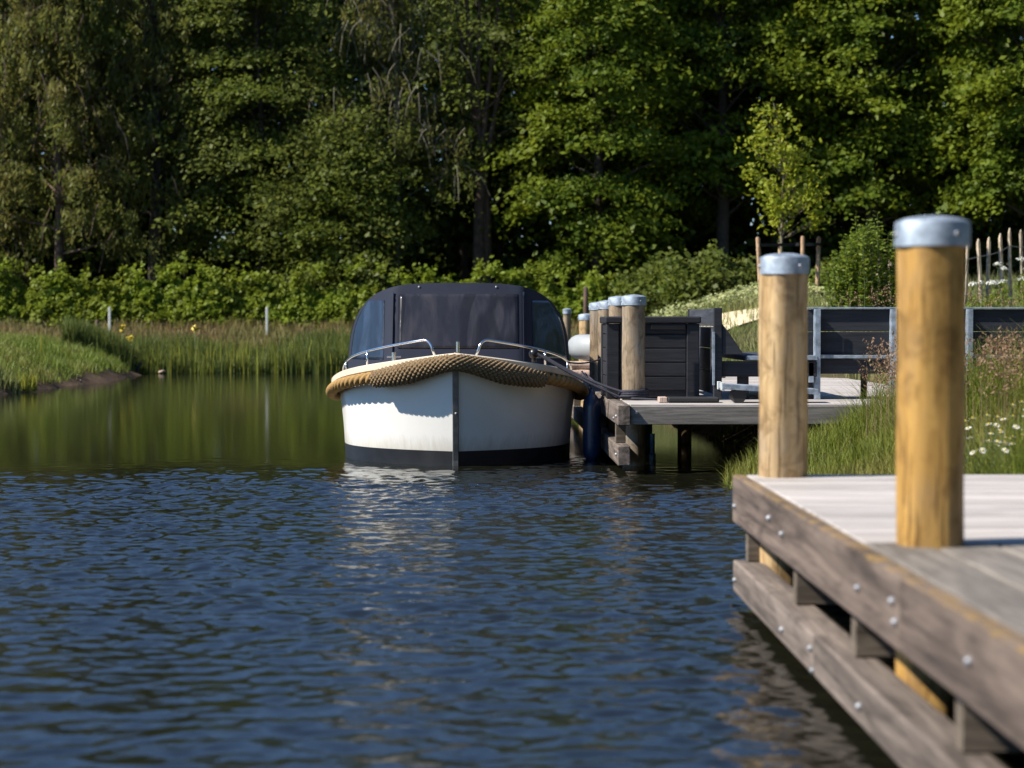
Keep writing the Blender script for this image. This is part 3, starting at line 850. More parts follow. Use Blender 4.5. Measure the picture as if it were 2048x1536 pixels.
# ------------------------------------------------------------------ plants
def quads(C, A, B):
    """diamond leaves: centre C, long half axis A, short half axis B"""
    V = np.stack([C-A, C+B+.15*A, C+A, C-B+.15*A], 1).reshape(-1, 3)
    F = np.arange(len(V)).reshape(-1, 4)
    return V, F
def unit(v): return v/(np.linalg.norm(v, axis=-1, keepdims=True)+1e-9)
def leaves(C, size, wid, bias=(0, 0, .9), spread=.7, droop=None, jit=.35):
    n = len(C)
    N = unit(rng.normal(0, spread, (n, 3))+np.array(bias))
    D = rng.normal(0, 1, (n, 3)) if droop is None else rng.normal(0, .35, (n, 3))+np.array(droop)
    A = unit(D-N*np.sum(D*N, 1, keepdims=True)); B = np.cross(N, A)
    L_ = size*(1+jit*rng.normal(0, 1, (n, 1)).clip(-1.8, 2))
    return quads(C, A*L_*.5, B*L_*wid*.5)
def cat(parts):
    V = []; F = []; n = 0
    for v, f in parts: V.append(v); F.append(f+n); n += len(v)
    return np.concatenate(V), np.concatenate(F)
def blades(P, h, w, lean, seg=3, curve=1.):
    """grass: tapering strips of seg quads rising from points P"""
    n = len(P); h = np.broadcast_to(h, (n,)); a = rng.uniform(0, 2*PI, n); b = rng.uniform(0, 2*PI, n)
    W = np.stack([np.cos(a), np.sin(a), 0*a], 1)*w*.5
    Ld = np.stack([np.cos(b), np.sin(b), 0*b], 1)*(h*np.abs(rng.normal(0, lean, n)))[:, None]
    V = []
    for i in range(seg+1):
        f = i/seg; c = P+Ld*f**(1+curve)+np.array([0, 0, 1.])*(h*(f-.12*f*f))[:, None]
        ww = W*(1-.85*f)
        V += [c-ww, c+ww]
    V = np.stack(V, 1); k = 2*(seg+1)
    base = np.arange(n)[:, None]*k
    F = np.concatenate([np.stack([base+2*i, base+2*i+1, base+2*i+3, base+2*i+2], -1) for i in range(seg)], 1).reshape(-1, 4)
    return V.reshape(-1, 3), F
def scatter(n, x0, x1, y0, y1, keep=None):
    X = rng.uniform(x0, x1, n); Y = rng.uniform(y0, y1, n)
    if keep is not None:
        k = keep(X, Y); X, Y = X[k], Y[k]
    return X, Y, height(X, Y)
def clumpy(X, Y, s):
    return .5+.25*np.sin(X*s+1.7*np.sin(Y*s*.7))+.25*np.sin(Y*s*1.3+2*np.sin(X*s*.6)+1)

# --- trees
def limb(b, p0, p1, r0, r1, n=5, wig=.12):
    p0, p1 = np.array(p0, float), np.array(p1, float); d = np.linalg.norm(p1-p0)
    P = [p0+(p1-p0)*k/n+(rng.normal(0, wig*d/n, 3) if 0 < k < n else 0) for k in range(n+1)]
    b.tube(P, list(np.linspace(r0, r1, n+1)), 7, False)
    return P

def tree(name, label, cat_, x, y, top, cbase, crx, cry, leafmat, barkmat, trunk_r, ncl, nleaf, size, style, group, lean=(0, 0), stems=1, wid=.6, twigs=3):
    z0 = float(height(x, y))
    t = thing(name, label, cat_, (x, y, z0), 0, group)
    b = MB(); parts = []
    tips = []
    for s in range(stems):
        dx, dy = lean[0]+((-.13, -.06, .0, .08, .15)[s % 5] if stems > 1 else 0), lean[1]
        fork = .28 if stems > 1 else 0
        hgt = top-z0
        pts = []; rs = []
        for k in range(9):
            f = k/8; g = max(0, f-fork)
            pts.append((x+dx*hgt*(g if stems > 1 else f)+.12*math.sin(f*5+s), y+dy*hgt*f+.1*math.sin(f*4+s), z0-.3+f*(hgt*.97)))
            rs.append(max(trunk_r*(1-.9*f)*(1 if f < fork or stems == 1 else .62), .015))
        b.tube(pts, rs, 10, False)
        tips.append(pts)
    for i in range(ncl):
        f = ((i+.5)/ncl)**.9
        z = cbase+(top-cbase)*f+rng.normal(0, .25)
        pr = math.sin(min(1, .12+f*.95)*PI)**.55 if style != 'larch' else (1.05-f)**.8
        a = i*2.39996+rng.normal(0, .35)
        rr = (rng.uniform(.35, 1.))**.6*pr
        c = np.array([x+crx*rr*math.cos(a)+lean[0]*(z-z0), y+cry*rr*math.sin(a), z])
        tp = tips[i % len(tips)]
        zz = min(max((z-.14*(z-z0)-z0)/(top-z0), .08), .95)
        tp_i = np.array([np.interp(zz, np.linspace(0, 1, 9), [p[q] for p in tp]) for q in range(3)])
        if i % 2 == 0: limb(b, tp_i, c-np.array([0, 0, .1]), max(.02, trunk_r*.28*(1-f*.7)), .012)
        out = unit(np.array([c[0]-x, c[1]-y, 0.]))
        n = int(nleaf*rng.uniform(.6, 1.35))
        if style == 'larch':       # hanging sprays below a drooping bough
            m = max(4, n//18); st = rng.uniform(-.9, .9, (m, 1)); 
            dirv = unit(out+rng.normal(0, .5, (m, 3))*np.array([1, 1, .1]))
            B0 = c+dirv*st*1.1+np.array([0, 0, -.35])*np.abs(st)**1.5
            u = rng.uniform(0, 1, (m, 18, 1))**.8
            ln = rng.uniform(.3, 1.1, (m, 1, 1))
            C = (B0[:, None]+np.array([0, 0, -1.])*u*ln+rng.normal(0, .09, (m, 18, 3))).reshape(-1, 3)
            parts.append(leaves(C, size, .3, (0, 0, .3), 1., (0, 0, -1.)))
            for q in range(twigs):      # bare hanging twigs
                w0 = c+rng.normal(0, .5, 3)*np.array([1, 1, .3]); ln_ = rng.uniform(.5, 1.3); sx_ = rng.normal(0, .35)
                b.tube([w0, w0+np.array([sx_*.6, 0, -.35*ln_]), w0+np.array([sx_, rng.normal(0, .1), -ln_])], [.018, .014, .006], 4, False)
        else:                       # flattened leafy shelves that dip outwards, broken into sprays
            m = 9
            S = rng.normal(0, 1, (m, 3))*np.array([.62, .62, .2])
            sub = rng.integers(0, m, n)
            C = S[sub]+rng.normal(0, 1, (n, 3))*np.array([.3, .3, .13])
            C *= rng.uniform(.75, 1.25)
            C[:, 2] -= .22*(C@out)+.1*np.sum(C[:, :2]**2, 1)
            parts.append(leaves(c+C, size, wid, tuple(out*.35+np.array([0, 0, .75])), .55))
    V, F = cat(parts)
    link_mesh('crown', V, F, leafmat, t)
    b.build('trunk', barkmat, t, smooth=True)
    return t
GT = 'trees at the edge of the wood'
px = lambda p, Y: (p-960)/4000*Y
tree('larch', 'olive larch with thin bare lower trunk at the left end of the wood', 'tree', px(120, 61), 61, 15.5, 3.9, 2.6, 2.2, M['leaf_larch'], M['bark_red'], .17, 90, 420, .2, 'larch', GT, (-.02, 0))
tree('larch', 'larch with straight dark trunk right of the leftmost larch', 'tree', px(308, 62.5), 62.5, 17.5, 5.0, 2.6, 2.2, M['leaf_larch'], M['bark'], .25, 80, 380, .2, 'larch', GT, (.004, 0))
tree('larch', 'larch leaning at the left edge, half cut by the frame', 'tree', px(-90, 63), 63, 16, 3., 3., 2.4, M['leaf_larch'], M['bark'], .2, 80, 400, .2, 'larch', GT)
tree('alder', 'mid green broad tree with dipping boughs between the larches and the rusty trunked tree', 'tree', px(520, 62), 62, 14.5, 2.9, 2.6, 2.2, M['leaf_mid'], M['bark'], .16, 90, 620, .135, 'broad', GT)
tree('larch', 'larch with grey hanging sprays above the canopy of the launch', 'tree', px(790, 61.5), 61.5, 16, 5.8, 2.2, 1.6, M['leaf_larch'], M['bark_pale'], .12, 60, 330, .18, 'larch', GT, twigs=9)
tree('hazel', 'low rounded hazel just above the hedge, left of the rusty trunked tree', 'tree', px(690, 60), 60, 7.2, 2.2, 2., 1.4, M['leaf_mid'], M['bark'], .09, 64, 480, .13, 'broad', GT)
tree('forked_tree', 'dark tree with several rusty stems rising behind the launch', 'tree', px(965, 62), 62, 16, 5.5, 2.5, 1.8, M['leaf_mid'], M['bark_red'], .21, 40, 300, .14, 'broad', GT, (0, 0), 5)
tree('beech', 'bright green beech in layers right of the rusty trunked tree', 'tree', px(1190, 61), 61, 15, 2.8, 2.4, 2.2, M['leaf_oak'], M['bark'], .2, 100, 520, .16, 'broad', GT)
tree('oak_tree', 'bright oak with bold leafy shelves behind the staked sapling', 'tree', px(1440, 62.5), 62.5, 16, 5.0, 2.9, 2.2, M['leaf_oak'], M['bark'], .24, 110, 520, .17, 'broad', GT)
tree('oak_tree', 'large oak whose boughs hang above the nearest post', 'tree', px(1740, 62), 62, 16.5, 4.8, 2.9, 2.4, M['leaf_oak'], M['bark'], .27, 110, 540, .175, 'broad', GT)
tree('oak_tree', 'oak at the right edge above the picket fence', 'tree', px(2060, 60), 60, 16, 4.4, 2.9, 2.4, M['leaf_oak'], M['bark'], .25, 105, 540, .175, 'broad', GT)
# the wood behind: reads as one mass, plus an added unseen wall of leaves
parts = []; tb = MB()
for i in range(46):
    x = -25+i*50/45+rng.normal(0, .5); y = rng.uniform(65.5, 72); top = rng.uniform(11, 16.5); z0 = float(height(x, y))
    tb.tube([(x, y, z0-.3), (x+rng.normal(0, .3), y, z0+5), (x+rng.normal(0, .5), y, top)], [rng.uniform(.1, .2), .12, .03], 7, False)
    for k in range(34):
        f = rng.uniform(0, 1); c = np.array([x+rng.normal(0, 1.), y+rng.normal(0, 1.), z0+.7+(top-z0)*f])
        n = 80; S = rng.normal(0, 1, (n, 3))*np.array([.95, .8, .4])
        parts.append(leaves(c+S, .36, .62, (0, -.2, .7), .7))
C = np.stack([rng.uniform(-34, 34, 30000), rng.uniform(73, 80, 30000), 1.5+rng.uniform(0, 1, 30000)**.9*(15.+1.2*np.sin(np.arange(30000)))], 1)
parts.append(leaves(C, .7, .7, (0, -.3, .5), .7))
nw = 26000  # unseen leaf wall right of and behind the camera, added to cut sky fill
u = rng.uniform(0, 1, nw)
X = np.where(u < .72, rng.uniform(13.5, 19, nw), rng.uniform(-4, 14, nw)); Y = np.where(u < .72, rng.uniform(-24, 46, nw), rng.uniform(-24, -15, nw))
tops = 11+2.2*np.sin(X*.9+Y*.5)+1.5*np.sin(Y*1.3)
C = np.stack([X, Y, height(X, Y)+.2+rng.uniform(0, 1, nw)**.85*tops], 1)
parts.append(leaves(C, .6, .7, (-.3, 0, .5), .7))
V, F = cat(parts)
tag(link_mesh('forest_with_blocker', V, F, M['leaf_dark']), 'dense dark wood filling the background behind the edge trees, with unseen leaves added to block sky light', 'wood', kind='stuff')
tag(tb.build('forest_stems', M['bark'], smooth=True), 'thin dark trunks standing deep inside the background wood', 'wood', kind='stuff')

# hedge
def vnoise(x, y, seed):
    r_ = np.random.default_rng(seed); G_ = r_.uniform(-1, 1, (64, 64))
    xi, yi = np.floor(x).astype(int), np.floor(y).astype(int); fx, fy = x-xi, y-yi
    fx, fy = fx*fx*(3-2*fx), fy*fy*(3-2*fy); g = lambda a, b: G_[a % 64, b % 64]
    return (g(xi, yi)*(1-fx)+g(xi+1, yi)*fx)*(1-fy)+(g(xi, yi+1)*(1-fx)+g(xi+1, yi+1)*fx)*fy
n = 140000
X = rng.uniform(-21, 12.5, n); f = rng.uniform(0, 1, n)
topz = 2.44+.22*vnoise(X*.8, X*0, 1)+.2*vnoise(X*2.6, X*0, 2)+.12*vnoise(X*6, X*0, 3)+rng.normal(0, .05, n)-.05*np.clip(X-1, 0, 20)
baz = height(X, np.full(n, 57.))+.0
Zz = baz+(topz-baz)*f**.75
dep = 1.15*(1-.75*f**1.5)
Y = 58.2-dep*rng.uniform(.0, 1.0, n)**.6+.07*vnoise(X*1.3, Zz*1.6, 4)+.09*vnoise(X*3.1, Zz*3.3, 5)+.1*vnoise(X*7, Zz*7, 6)
C = np.stack([X, Y, Zz], 1)
hd = leaves(C, .115, .75, (-.1, -.45, .65), .55)
sh = rng.uniform(-21, 12.5, 260)      # shoots that stand out of the top
C2 = []
for x in sh:
    zt = 2.44+.16*math.sin(x*1.3)+.13*math.sin(x*3.7+1)-.05*max(x-1, 0)
    C2.append(np.array([x, 57.8+rng.normal(0, .25), zt])+rng.uniform(0, 1, (26, 1))*np.array([rng.normal(0, .12), 0, rng.uniform(.1, .5)])+rng.normal(0, .06, (26, 3)))
hd2 = leaves(np.concatenate(C2), .115, .7, (-.1, -.3, .7), .6)
V, F = cat([hd, hd2])
tag(link_mesh('hedge', V, F, M['leaf_hedge'], base=(-4, 58, 1.0)), 'long bright green bramble hedge along the far bank below the wood', 'hedge')

# reeds along the far shore
X, Y, Z = scatter(13500, -9.2, 3., 47.4, 50.2)
k = clumpy(X, Y, 1.7) > rng.uniform(-.25, .6, len(X)); X, Y, Z = X[k], Y[k], Z[k]
h = .5+.42*clumpy(X, Y*.3, 1.1)+rng.normal(0, .09, len(X))
rd = blades(np.stack([X, Y, np.maximum(Z, -.1)], 1), h.clip(.3, 1.3), .03, .16)
tag(link_mesh('reeds', *rd, M['reed']), 'green reeds lining the far shore of the pond', 'reeds', kind='stuff')
X, Y, Z = scatter(420, -9., 2.5, 47.3, 48.4)
rd = blades(np.stack([X, Y, np.maximum(Z, -.1)], 1), rng.uniform(.6, 1.15, len(X)), .035, .12)
tag(link_mesh('pale_reeds', *rd, M['reed_y']), 'scattered yellowish blades among the far reeds', 'reeds', kind='stuff')
# dry grass strip behind them
X, Y, Z = scatter(17000, -16, 8., 50., 57.2)
dg_ = blades(np.stack([X, Y, Z], 1), rng.uniform(.12, .42, len(X)), .03, .3)
tag(link_mesh('dry_grass', *dg_, M['dry']), 'brownish dry grass between the reeds and the hedge', 'grass', kind='stuff')
# left bank
X, Y, Z = scatter(42000, -15, -7.9, 32., 49.5, lambda X, Y: height(X, Y) > .03+.07*clumpy(X, Y, 3))
lg = blades(np.stack([X, Y, Z], 1), rng.uniform(.08, .26, len(X))*(.6+.8*clumpy(X, Y, 2.3)), .022, .4)
tag(link_mesh('bank_grass', *lg, M['grass']), 'short mixed grass over the left bank', 'grass', kind='stuff')
X, Y, Z = scatter(9000, -9.6, -8.0, 46., 49.5, lambda X, Y: height(X, Y) > .0)
lg = blades(np.stack([X, Y, Z], 1), rng.uniform(.3, .9, len(X)), .028, .2)
tag(link_mesh('spit_reeds', *lg, M['reed']), 'dark green reeds behind the tip of the left bank', 'reeds', kind='stuff')
def tuft(name, label, x, y, n, h, w, mat, rad, base_z=None, group=None, lean=.25):
    a = rng.uniform(0, 2*PI, n); r = rad*np.sqrt(rng.uniform(0, 1, n))
    X = x+r*np.cos(a); Y = y+r*np.sin(a); Z = height(X, Y) if base_z is None else np.full(n, base_z)
    o = link_mesh(name, *blades(np.stack([X, Y, Z], 1), rng.uniform(h*.5, h, n), w, lean), mat, base=(x, y, float(np.min(Z))))
    return tag(o, label, 'plant', group)
tuft('grass_tuft', 'bright yellow green tuft at the water edge of the left bank', px(58, 34.8), 34.8, 130, .42, .025, M['reed_y'], .16, .02, None, .12)
tuft('grass_tuft', 'yellowish weeds at the far left edge of the left bank', px(12, 34.3), 34.3, 160, .4, .03, M['meadow'], .3)
tuft('reed_stem', 'single tall pale stem standing on the left bank', px(86, 41), 41, 6, .75, .03, M['reed_y'], .03, None, None, .03)
# yellow irises
def iris(x, y, zt, label):
    zb = float(height(x, y)); zb = max(zb, 0)
    t = thing('iris', label, 'flower', (x, y, zb), 0, 'yellow irises in the reeds')
    MB().tube([(x, y, zb), (x, y, zt)], .01, 6).build('stem', M['stemgreen'], t, smooth=True)
    C = np.array([[x, y, zt]])+rng.normal(0, .035, (16, 3))
    link_mesh('petals', *leaves(C, .11, .6, (0, -.6, .4), .6), M['yolk'], t)
iris(px(248, 47.6), 47.6, 1.1, 'upper yellow iris in the reeds, right of the white stake')
iris(px(265, 47.4), 47.4, .84, 'lower yellow iris half hidden in the reeds')
iris(px(392, 48.), 48., 1.06, 'yellow iris alone in the middle of the reeds')
# stakes before the hedge
for x_, lab in ((222, 'left white stake in front of the hedge'), (535, 'right white stake in front of the hedge, near the launch')):
    x = px(x_, 55); z = float(height(x, 55))
    tag(MB().box(x-.035, x+.035, 54.97, 55.03, z-.1, 1.63).build('stake', M['whitepost'], None, base=(x, 55, z), bevel=.01), lab, 'stake', 'white stakes')
x = px(197, 50); z = float(height(x, 50))
tag(MB().lathe([(.055, z-.1), (.05, 1.25), (.02, 1.28)], (x, 50, 0), 10).build('stump_post', M['bark_red'], None, smooth=True, base=(x, 50, z)), 'dark brown post among the reeds beside the left white stake', 'post')
# small driftwood and stones on the spit
for p, yy, s, lab in ((276, 46.6, .13, 'grey snag sticking out of the water at the tip of the left bank'),):
    b = MB(); x = px(p, yy); b.tube([(x-.1, yy, -.05), (x, yy, .12), (x+.1, yy+.02, .3)], [.05, .04, .02], 8); b.tube([(x, yy, .1), (x-.22, yy, .2)], [.03, .012], 7)
    tag(b.build('snag', M['bark'], None, smooth=True, base=(x, yy, 0)), lab, 'driftwood')
for p, yy, s, lab in ((225, 43., .05, 'pale stone at the muddy edge of the left bank'), (325, 47.3, .055, 'pinkish stone at the foot of the reeds'), (160, 39.5, .04, 'small pale stone below the brown mud edge')):
    x = px(p, yy); bm = bmesh.new(); bmesh.ops.create_icosphere(bm, subdivisions=2, radius=s)
    V = [(x+v.co.x*(1.5+.3*math.sin(v.co.y*40)), yy+v.co.y, .05+v.co.z*.7+.012*math.sin(v.co.x*50)) for v in bm.verts]; F = [tuple(v.index for v in f.verts) for f in bm.faces]; bm.free()
    tag(link_mesh('stone', V, F, M['logs'], None, smooth=True, base=(x, yy, .0)), lab, 'stone', 'stones by the water')

# right bank: rushes behind the near jetty
def rush_zone(n, x0, x1, y0, y1, h0, h1, mat, w, lean, name, label, keep=None):
    X, Y, Z = scatter(n, x0, x1, y0, y1, keep)
    h = (h0+(h1-h0)*clumpy(X, Y, 1.6))*rng.uniform(.6, 1.15, len(X))
    h *= .28+.72*sstep(.35, 1.25, X-np.interp(Y, SX, SR))
    return tag(link_mesh(name, *blades(np.stack([X, Y, np.maximum(Z, -.08)], 1), h, w, lean), mat), label, 'grass', kind='stuff')
onland = lambda X, Y: (height(X, Y) > -.04) & ~((X > 1.15) & (X < 4.3) & (Y > 15.8) & (Y < 25.3)) & ~((X > 1.0) & (X < 3.65) & (Y < 8.64))
rush_zone(34000, 1.7, 5.2, 8.7, 15.7, .32, .76, M['rush'], .0075, .42, 'rushes', 'dense green rushes on the bank beyond the near jetty', onland)
rush_zone(5000, 1.6, 4.6, 8.8, 15.6, .3, .6, M['meadow'], .006, .7, 'meadow_stalks', 'pale arching stalks among the green rushes', onland)
rush_zone(2600, 1.55, 2.5, 14.2, 15.85, .12, .3, M['grass'], .008, .6, 'shore_weeds', 'low weeds in the shallow water before the far dock', lambda X, Y: height(X, Y) > -.25)
rush_zone(30000, 2.2, 11, 16, 27, .18, .42, M['meadow'], .012, .45, 'meadow_grass', 'tall yellow green meadow grass behind the benches', onland)
rush_zone(30000, 2.0, 13, 26, 47, .18, .4, M['meadow'], .022, .45, 'mound_grass', 'sunlit meadow on the mound below the sapling', lambda X, Y: (height(X, Y) > .05) & ~((X > 3.45) & (X < 5.5) & (Y > 31.6) & (Y < 35.3) & (np.sin(X*57+Y*91) > -.55)))
# cream blossom on the mound crest
X, Y, Z = scatter(9000, 2.2, 6.0, 31, 40, lambda X, Y: (clumpy(X, Y, 1.4) > .42) & (height(X, Y) > .5) & ~((X > 3.3) & (X < 5.6) & (Y < 35.4)))
C = np.stack([X, Y, Z+rng.uniform(.15, .42, len(X))], 1)
tag(link_mesh('blossom', *leaves(C, .06, .8, (0, -.3, .8), .5), M['cream']), 'cream blossom spread over the mound right of the launch', 'blossom', kind='stuff')
rush_zone(3500, 2.0, 3.3, 16.2, 21, .15, .34, M['grass'], .01, .5, 'shade_weeds', 'weeds growing in the shallow water underneath the far dock', lambda X, Y: height(X, Y) > -.2)
# reddish seed heads over the rushes at the right
def panicles(n, x0, x1, y0, y1, zlo, zhi, name, label):
    X = rng.uniform(x0, x1, n); Y = rng.uniform(y0, y1, n); Z = rng.uniform(zlo, zhi, n)
    parts = []
    for x, y, z in zip(X, Y, Z):
        d = np.array([rng.normal(0, .5), rng.normal(0, .3), rng.uniform(.2, 1)]); d /= np.linalg.norm(d)
        u = rng.uniform(0, 1, (34, 1))
        C = np.array([x, y, z])+d*u*.17+rng.normal(0, .018, (34, 3))*(1.2-u)
        parts.append(leaves(C, .02, .35, (0, 0, .3), 1., tuple(d)))
    zb = height(X, Y)
    parts.append(blades(np.stack([X, Y, zb], 1), np.maximum(Z-zb+.05, .1), .004, .02))
    tag(link_mesh(name, *cat(parts), M['seed']), label, 'grass', kind='stuff')
panicles(180, 2.75, 3.7, 10.6, 12.4, .82, 1.06, 'seedheads', 'reddish brown grass seed heads at the right behind the golden post')
panicles(60, 2.62, 2.9, 12.8, 13.8, .75, 1.0, 'seedheads', 'reddish seed heads just left of the golden post')
panicles(120, 4.0, 7.5, 20, 24, 1.15, 1.5, 'seedheads', 'tan seed heads above the bench backrest')
# daisies
def daisy_mesh():
    t = thing('daisy', 'white daisy among the rushes right of the golden post', 'flower', (0, 0, 0), 0, 'white daisies in the rushes')
    b = MB(); b.tube([(0, 0, 0), (.01, 0, .15), (0, -.01, .3)], .0025, 5); b.build('stem', M['stemgreen'], t, smooth=True)
    b = MB()
    for k in range(12):
        a = 2*PI*k/12; c, s = math.cos(a), math.sin(a)
        b.add([(.005*c, -.01+.005*s, .301), (.022*c-.005*s, -.01+.022*s+.005*c, .304), (.03*c, -.01+.03*s, .301), (.022*c+.005*s, -.01+.022*s-.005*c, .304)], [(0, 1, 2, 3)])
    b.build('petals', M['petal'], t)
    MB().lathe([(.009, .3), (.008, .307), (.002, .31)], (0, -.01, 0), 10).build('disc', M['yolk'], t, smooth=True)
    return t
d0 = daisy_mesh()
spots = []
for k in range(46):
    Yd = rng.uniform(9.2, 10.6); p = rng.uniform(1932, 2046); yy = rng.choice([rng.uniform(800, 880), rng.uniform(830, 850), rng.uniform(860, 885)])
    spots.append((px(p, Yd), Yd, 1.21-(yy-645)/4000*Yd-.3))
for i, (x, y, z) in enumerate(spots):
    o = d0 if i == 0 else copy_tree(d0)
    o.location = (x, y, z); o.rotation_euler = (rng.normal(.25, .25), rng.normal(-.1, .25), rng.uniform(0, 6)); o.scale = (.6, .6, 1)
# white umbels by the picket fence
def umbel():
    t = thing('cow_parsley', 'white flowering cow parsley at the foot of the picket fence', 'flower', (0, 0, 0), 0, 'white cow parsley by the fence')
    b = MB(); b.tube([(0, 0, 0), (.02, 0, .3), (0, 0, .6)], .007, 6)
    for k in range(6):
        a = k*1.05; b.tube([(0, 0, .55), (.09*math.cos(a), .09*math.sin(a), .68)], .004, 5)
    b.build('stem', M['stemgreen'], t, smooth=True)
    C = np.array([[.1*math.cos(a)*r, .1*math.sin(a)*r, .69-.03*r] for a, r in zip(rng.uniform(0, 6.28, 60), np.sqrt(rng.uniform(0, 1.4, 60)))])+rng.normal(0, .012, (60, 3))
    link_mesh('umbel', *leaves(C, .05, .9, (0, -.2, .9), .4), M['petal'], t)
    C = np.array([0, 0, .25])+rng.normal(0, .1, (50, 3))
    link_mesh('foliage', *leaves(C, .12, .4, (0, 0, .8), .6), M['leaf_willow'], t)
    return t
u0 = umbel()
for i in range(16):
    Yd = rng.uniform(32, 34.5); x = (px(rng.uniform(1990, 2080), Yd) if i < 11 else px(rng.uniform(1935, 1995), Yd))
    o = u0 if i == 0 else copy_tree(u0)
    zt = 1.21+(645-(rng.uniform(515, 600) if i < 11 else rng.uniform(580, 612)))/4000*Yd
    o.location = (x, Yd, max(float(height(x, Yd))-.1, zt-.69)); o.rotation_euler = (0, 0, rng.uniform(0, 6)); s = rng.uniform(.45, .8); o.scale = (s, s, 1)

# sapling with its stakes
SY = 40.
def sap():
    x = px(1560, SY); zb = float(height(x, SY))
    t = thing('sapling', 'slender yellow green sapling with airy crown, tied between four stakes', 'tree', (x, SY, zb), 0)
    b = MB(); top = 1.21+450/4000*SY
    P = [(x+.01*k, SY, zb-.2+(top-zb)*k/10) for k in range(8)]+[(x-.06, SY, top-.4), (x-.17, SY, top)]
    b.tube(P, list(np.linspace(.042, .008, len(P))), 8, False)
    parts = []
    prof = [(205, 1505, 1560), (245, 1490, 1580), (270, 1470, 1625), (300, 1478, 1610), (330, 1492, 1625), (360, 1500, 1635), (395, 1512, 1645), (425, 1522, 1652), (450, 1545, 1648)]
    ysr = [p[0] for p in prof]
    for i in range(74):
        yy = rng.uniform(205, 455); l = np.interp(yy, ysr, [p[1] for p in prof]); r_ = np.interp(yy, ysr, [p[2] for p in prof])
        f = rng.uniform(0, 1)
        if yy < 255 and rng.uniform() < .55: continue
        q = l+(r_-l)*f; cx = px(q, SY); z = 1.21+(645-yy)/4000*SY
        hw = (r_-l)/2/4000*SY
        cy = SY+rng.uniform(-1, 1)*math.sqrt(max(0, 1-(2*f-1)**2))*hw
        c = np.array([cx, cy, z])
        xt = x+.05-(.17 if z > top-.6 else 0)
        limb(b, (xt, SY, max(z-.3-.25*abs(cx-x), zb+1.3)), c, .008, .003, 4, .08)
        n = int(rng.uniform(26, 46)); C = c+rng.normal(0, 1, (n, 3))*np.array([.13, .13, .09])
        parts.append(leaves(C, .095, .65, (-.1, -.1, .6), .7))
    link_mesh('crown', *cat(parts), M['leaf_young'], t)
    b.build('trunk', M['sapbark'], t, smooth=True)
sap()
stk = []
for (p, yy, tp, ln), lab in zip(((1516, 39.4, 474, 8), (1561, 40.6, 474, 0), (1606, 39.4, 472, 0), (1638, 40.4, 473, -4)),
        ('stake left of the sapling, leaning in', 'stake hidden behind the sapling trunk', 'brown stake just right of the sapling trunk', 'rightmost stake round the sapling')):
    x = px(p, yy); zb = float(height(x, yy))-.2; zt = 1.21+(645-tp)/4000*yy
    b = MB(); b.tube([(x+ln*.01, yy, zb), (x, yy, zt-.03), (x, yy, zt)], [.045, .042, .03], 12)
    tag(b.build('stake', M['stake'], None, smooth=True, base=(x, yy, zb), auto=40), lab, 'stake', 'stakes round the sapling')
    stk.append((x, yy, zt-.16))
tr = thing('tree_tie', 'dark straps tying the sapling between its stakes', 'strap', stk[0])
for a, c in ((0, 1), (1, 2), (2, 3), (3, 0)):
    A, B_ = Vector(stk[a]), Vector(stk[c]); d = (B_-A).normalized(); nrm = Vector((-d.y, d.x, 0))*.048
    A = A+nrm; B_ = B_+nrm
    b = MB(); h = Vector((0, 0, .03)); b.add([A-h, B_-h, B_+h, A+h, A-h+nrm*.2, B_-h+nrm*.2, B_+h+nrm*.2, A+h+nrm*.2], [(0, 1, 2, 3), (7, 6, 5, 4), (0, 4, 5, 1), (3, 2, 6, 7)])
    b.build('band', M['strap'], tr)

# picket fence
fn = thing('picket_fence', 'split chestnut picket fence strung on wire behind the bench', 'fence', (8.6, 35, 1.4))
wz = []
xp = 7.02; i = 0
while xp < 11.5:
    yy = 35+.12*math.sin(xp*2.1); zt = 1.21+float(np.interp(xp, [7., 7.4, 8.7, 9.2, 11.5], [137, 140, 170, 182, 200]))/4000*35+rng.normal(0, .05); zb = float(height(xp, yy))-.15
    ln = rng.normal(0, .035); w = rng.uniform(.03, .045)
    b = MB()
    P = [(xp-ln, yy, zb), (xp-ln*.5+rng.normal(0, .008), yy, zb*.6+zt*.4), (xp, yy, zt-.09), (xp+.003, yy, zt-.02), (xp+.004, yy, zt)]
    b.tube(P, [w, w*.97, w*.9, w*.5, w*.15], 7)
    b.build('picket', M['pale_rough'], fn, smooth=True, auto=50)
    wz.append((xp, yy-.04, zt-.32+.0*i))
    xp += rng.uniform(.165, .215); i += 1
b = MB(); b.tube(wz, .006, 6); b.build('wire', M['wire'], fn, smooth=True)
b = MB(); b.tube([(x, y, max(z-.6, float(height(x, y))+.1)) for x, y, z in wz], .006, 6); b.build('wire', M['wire'], fn, smooth=True)

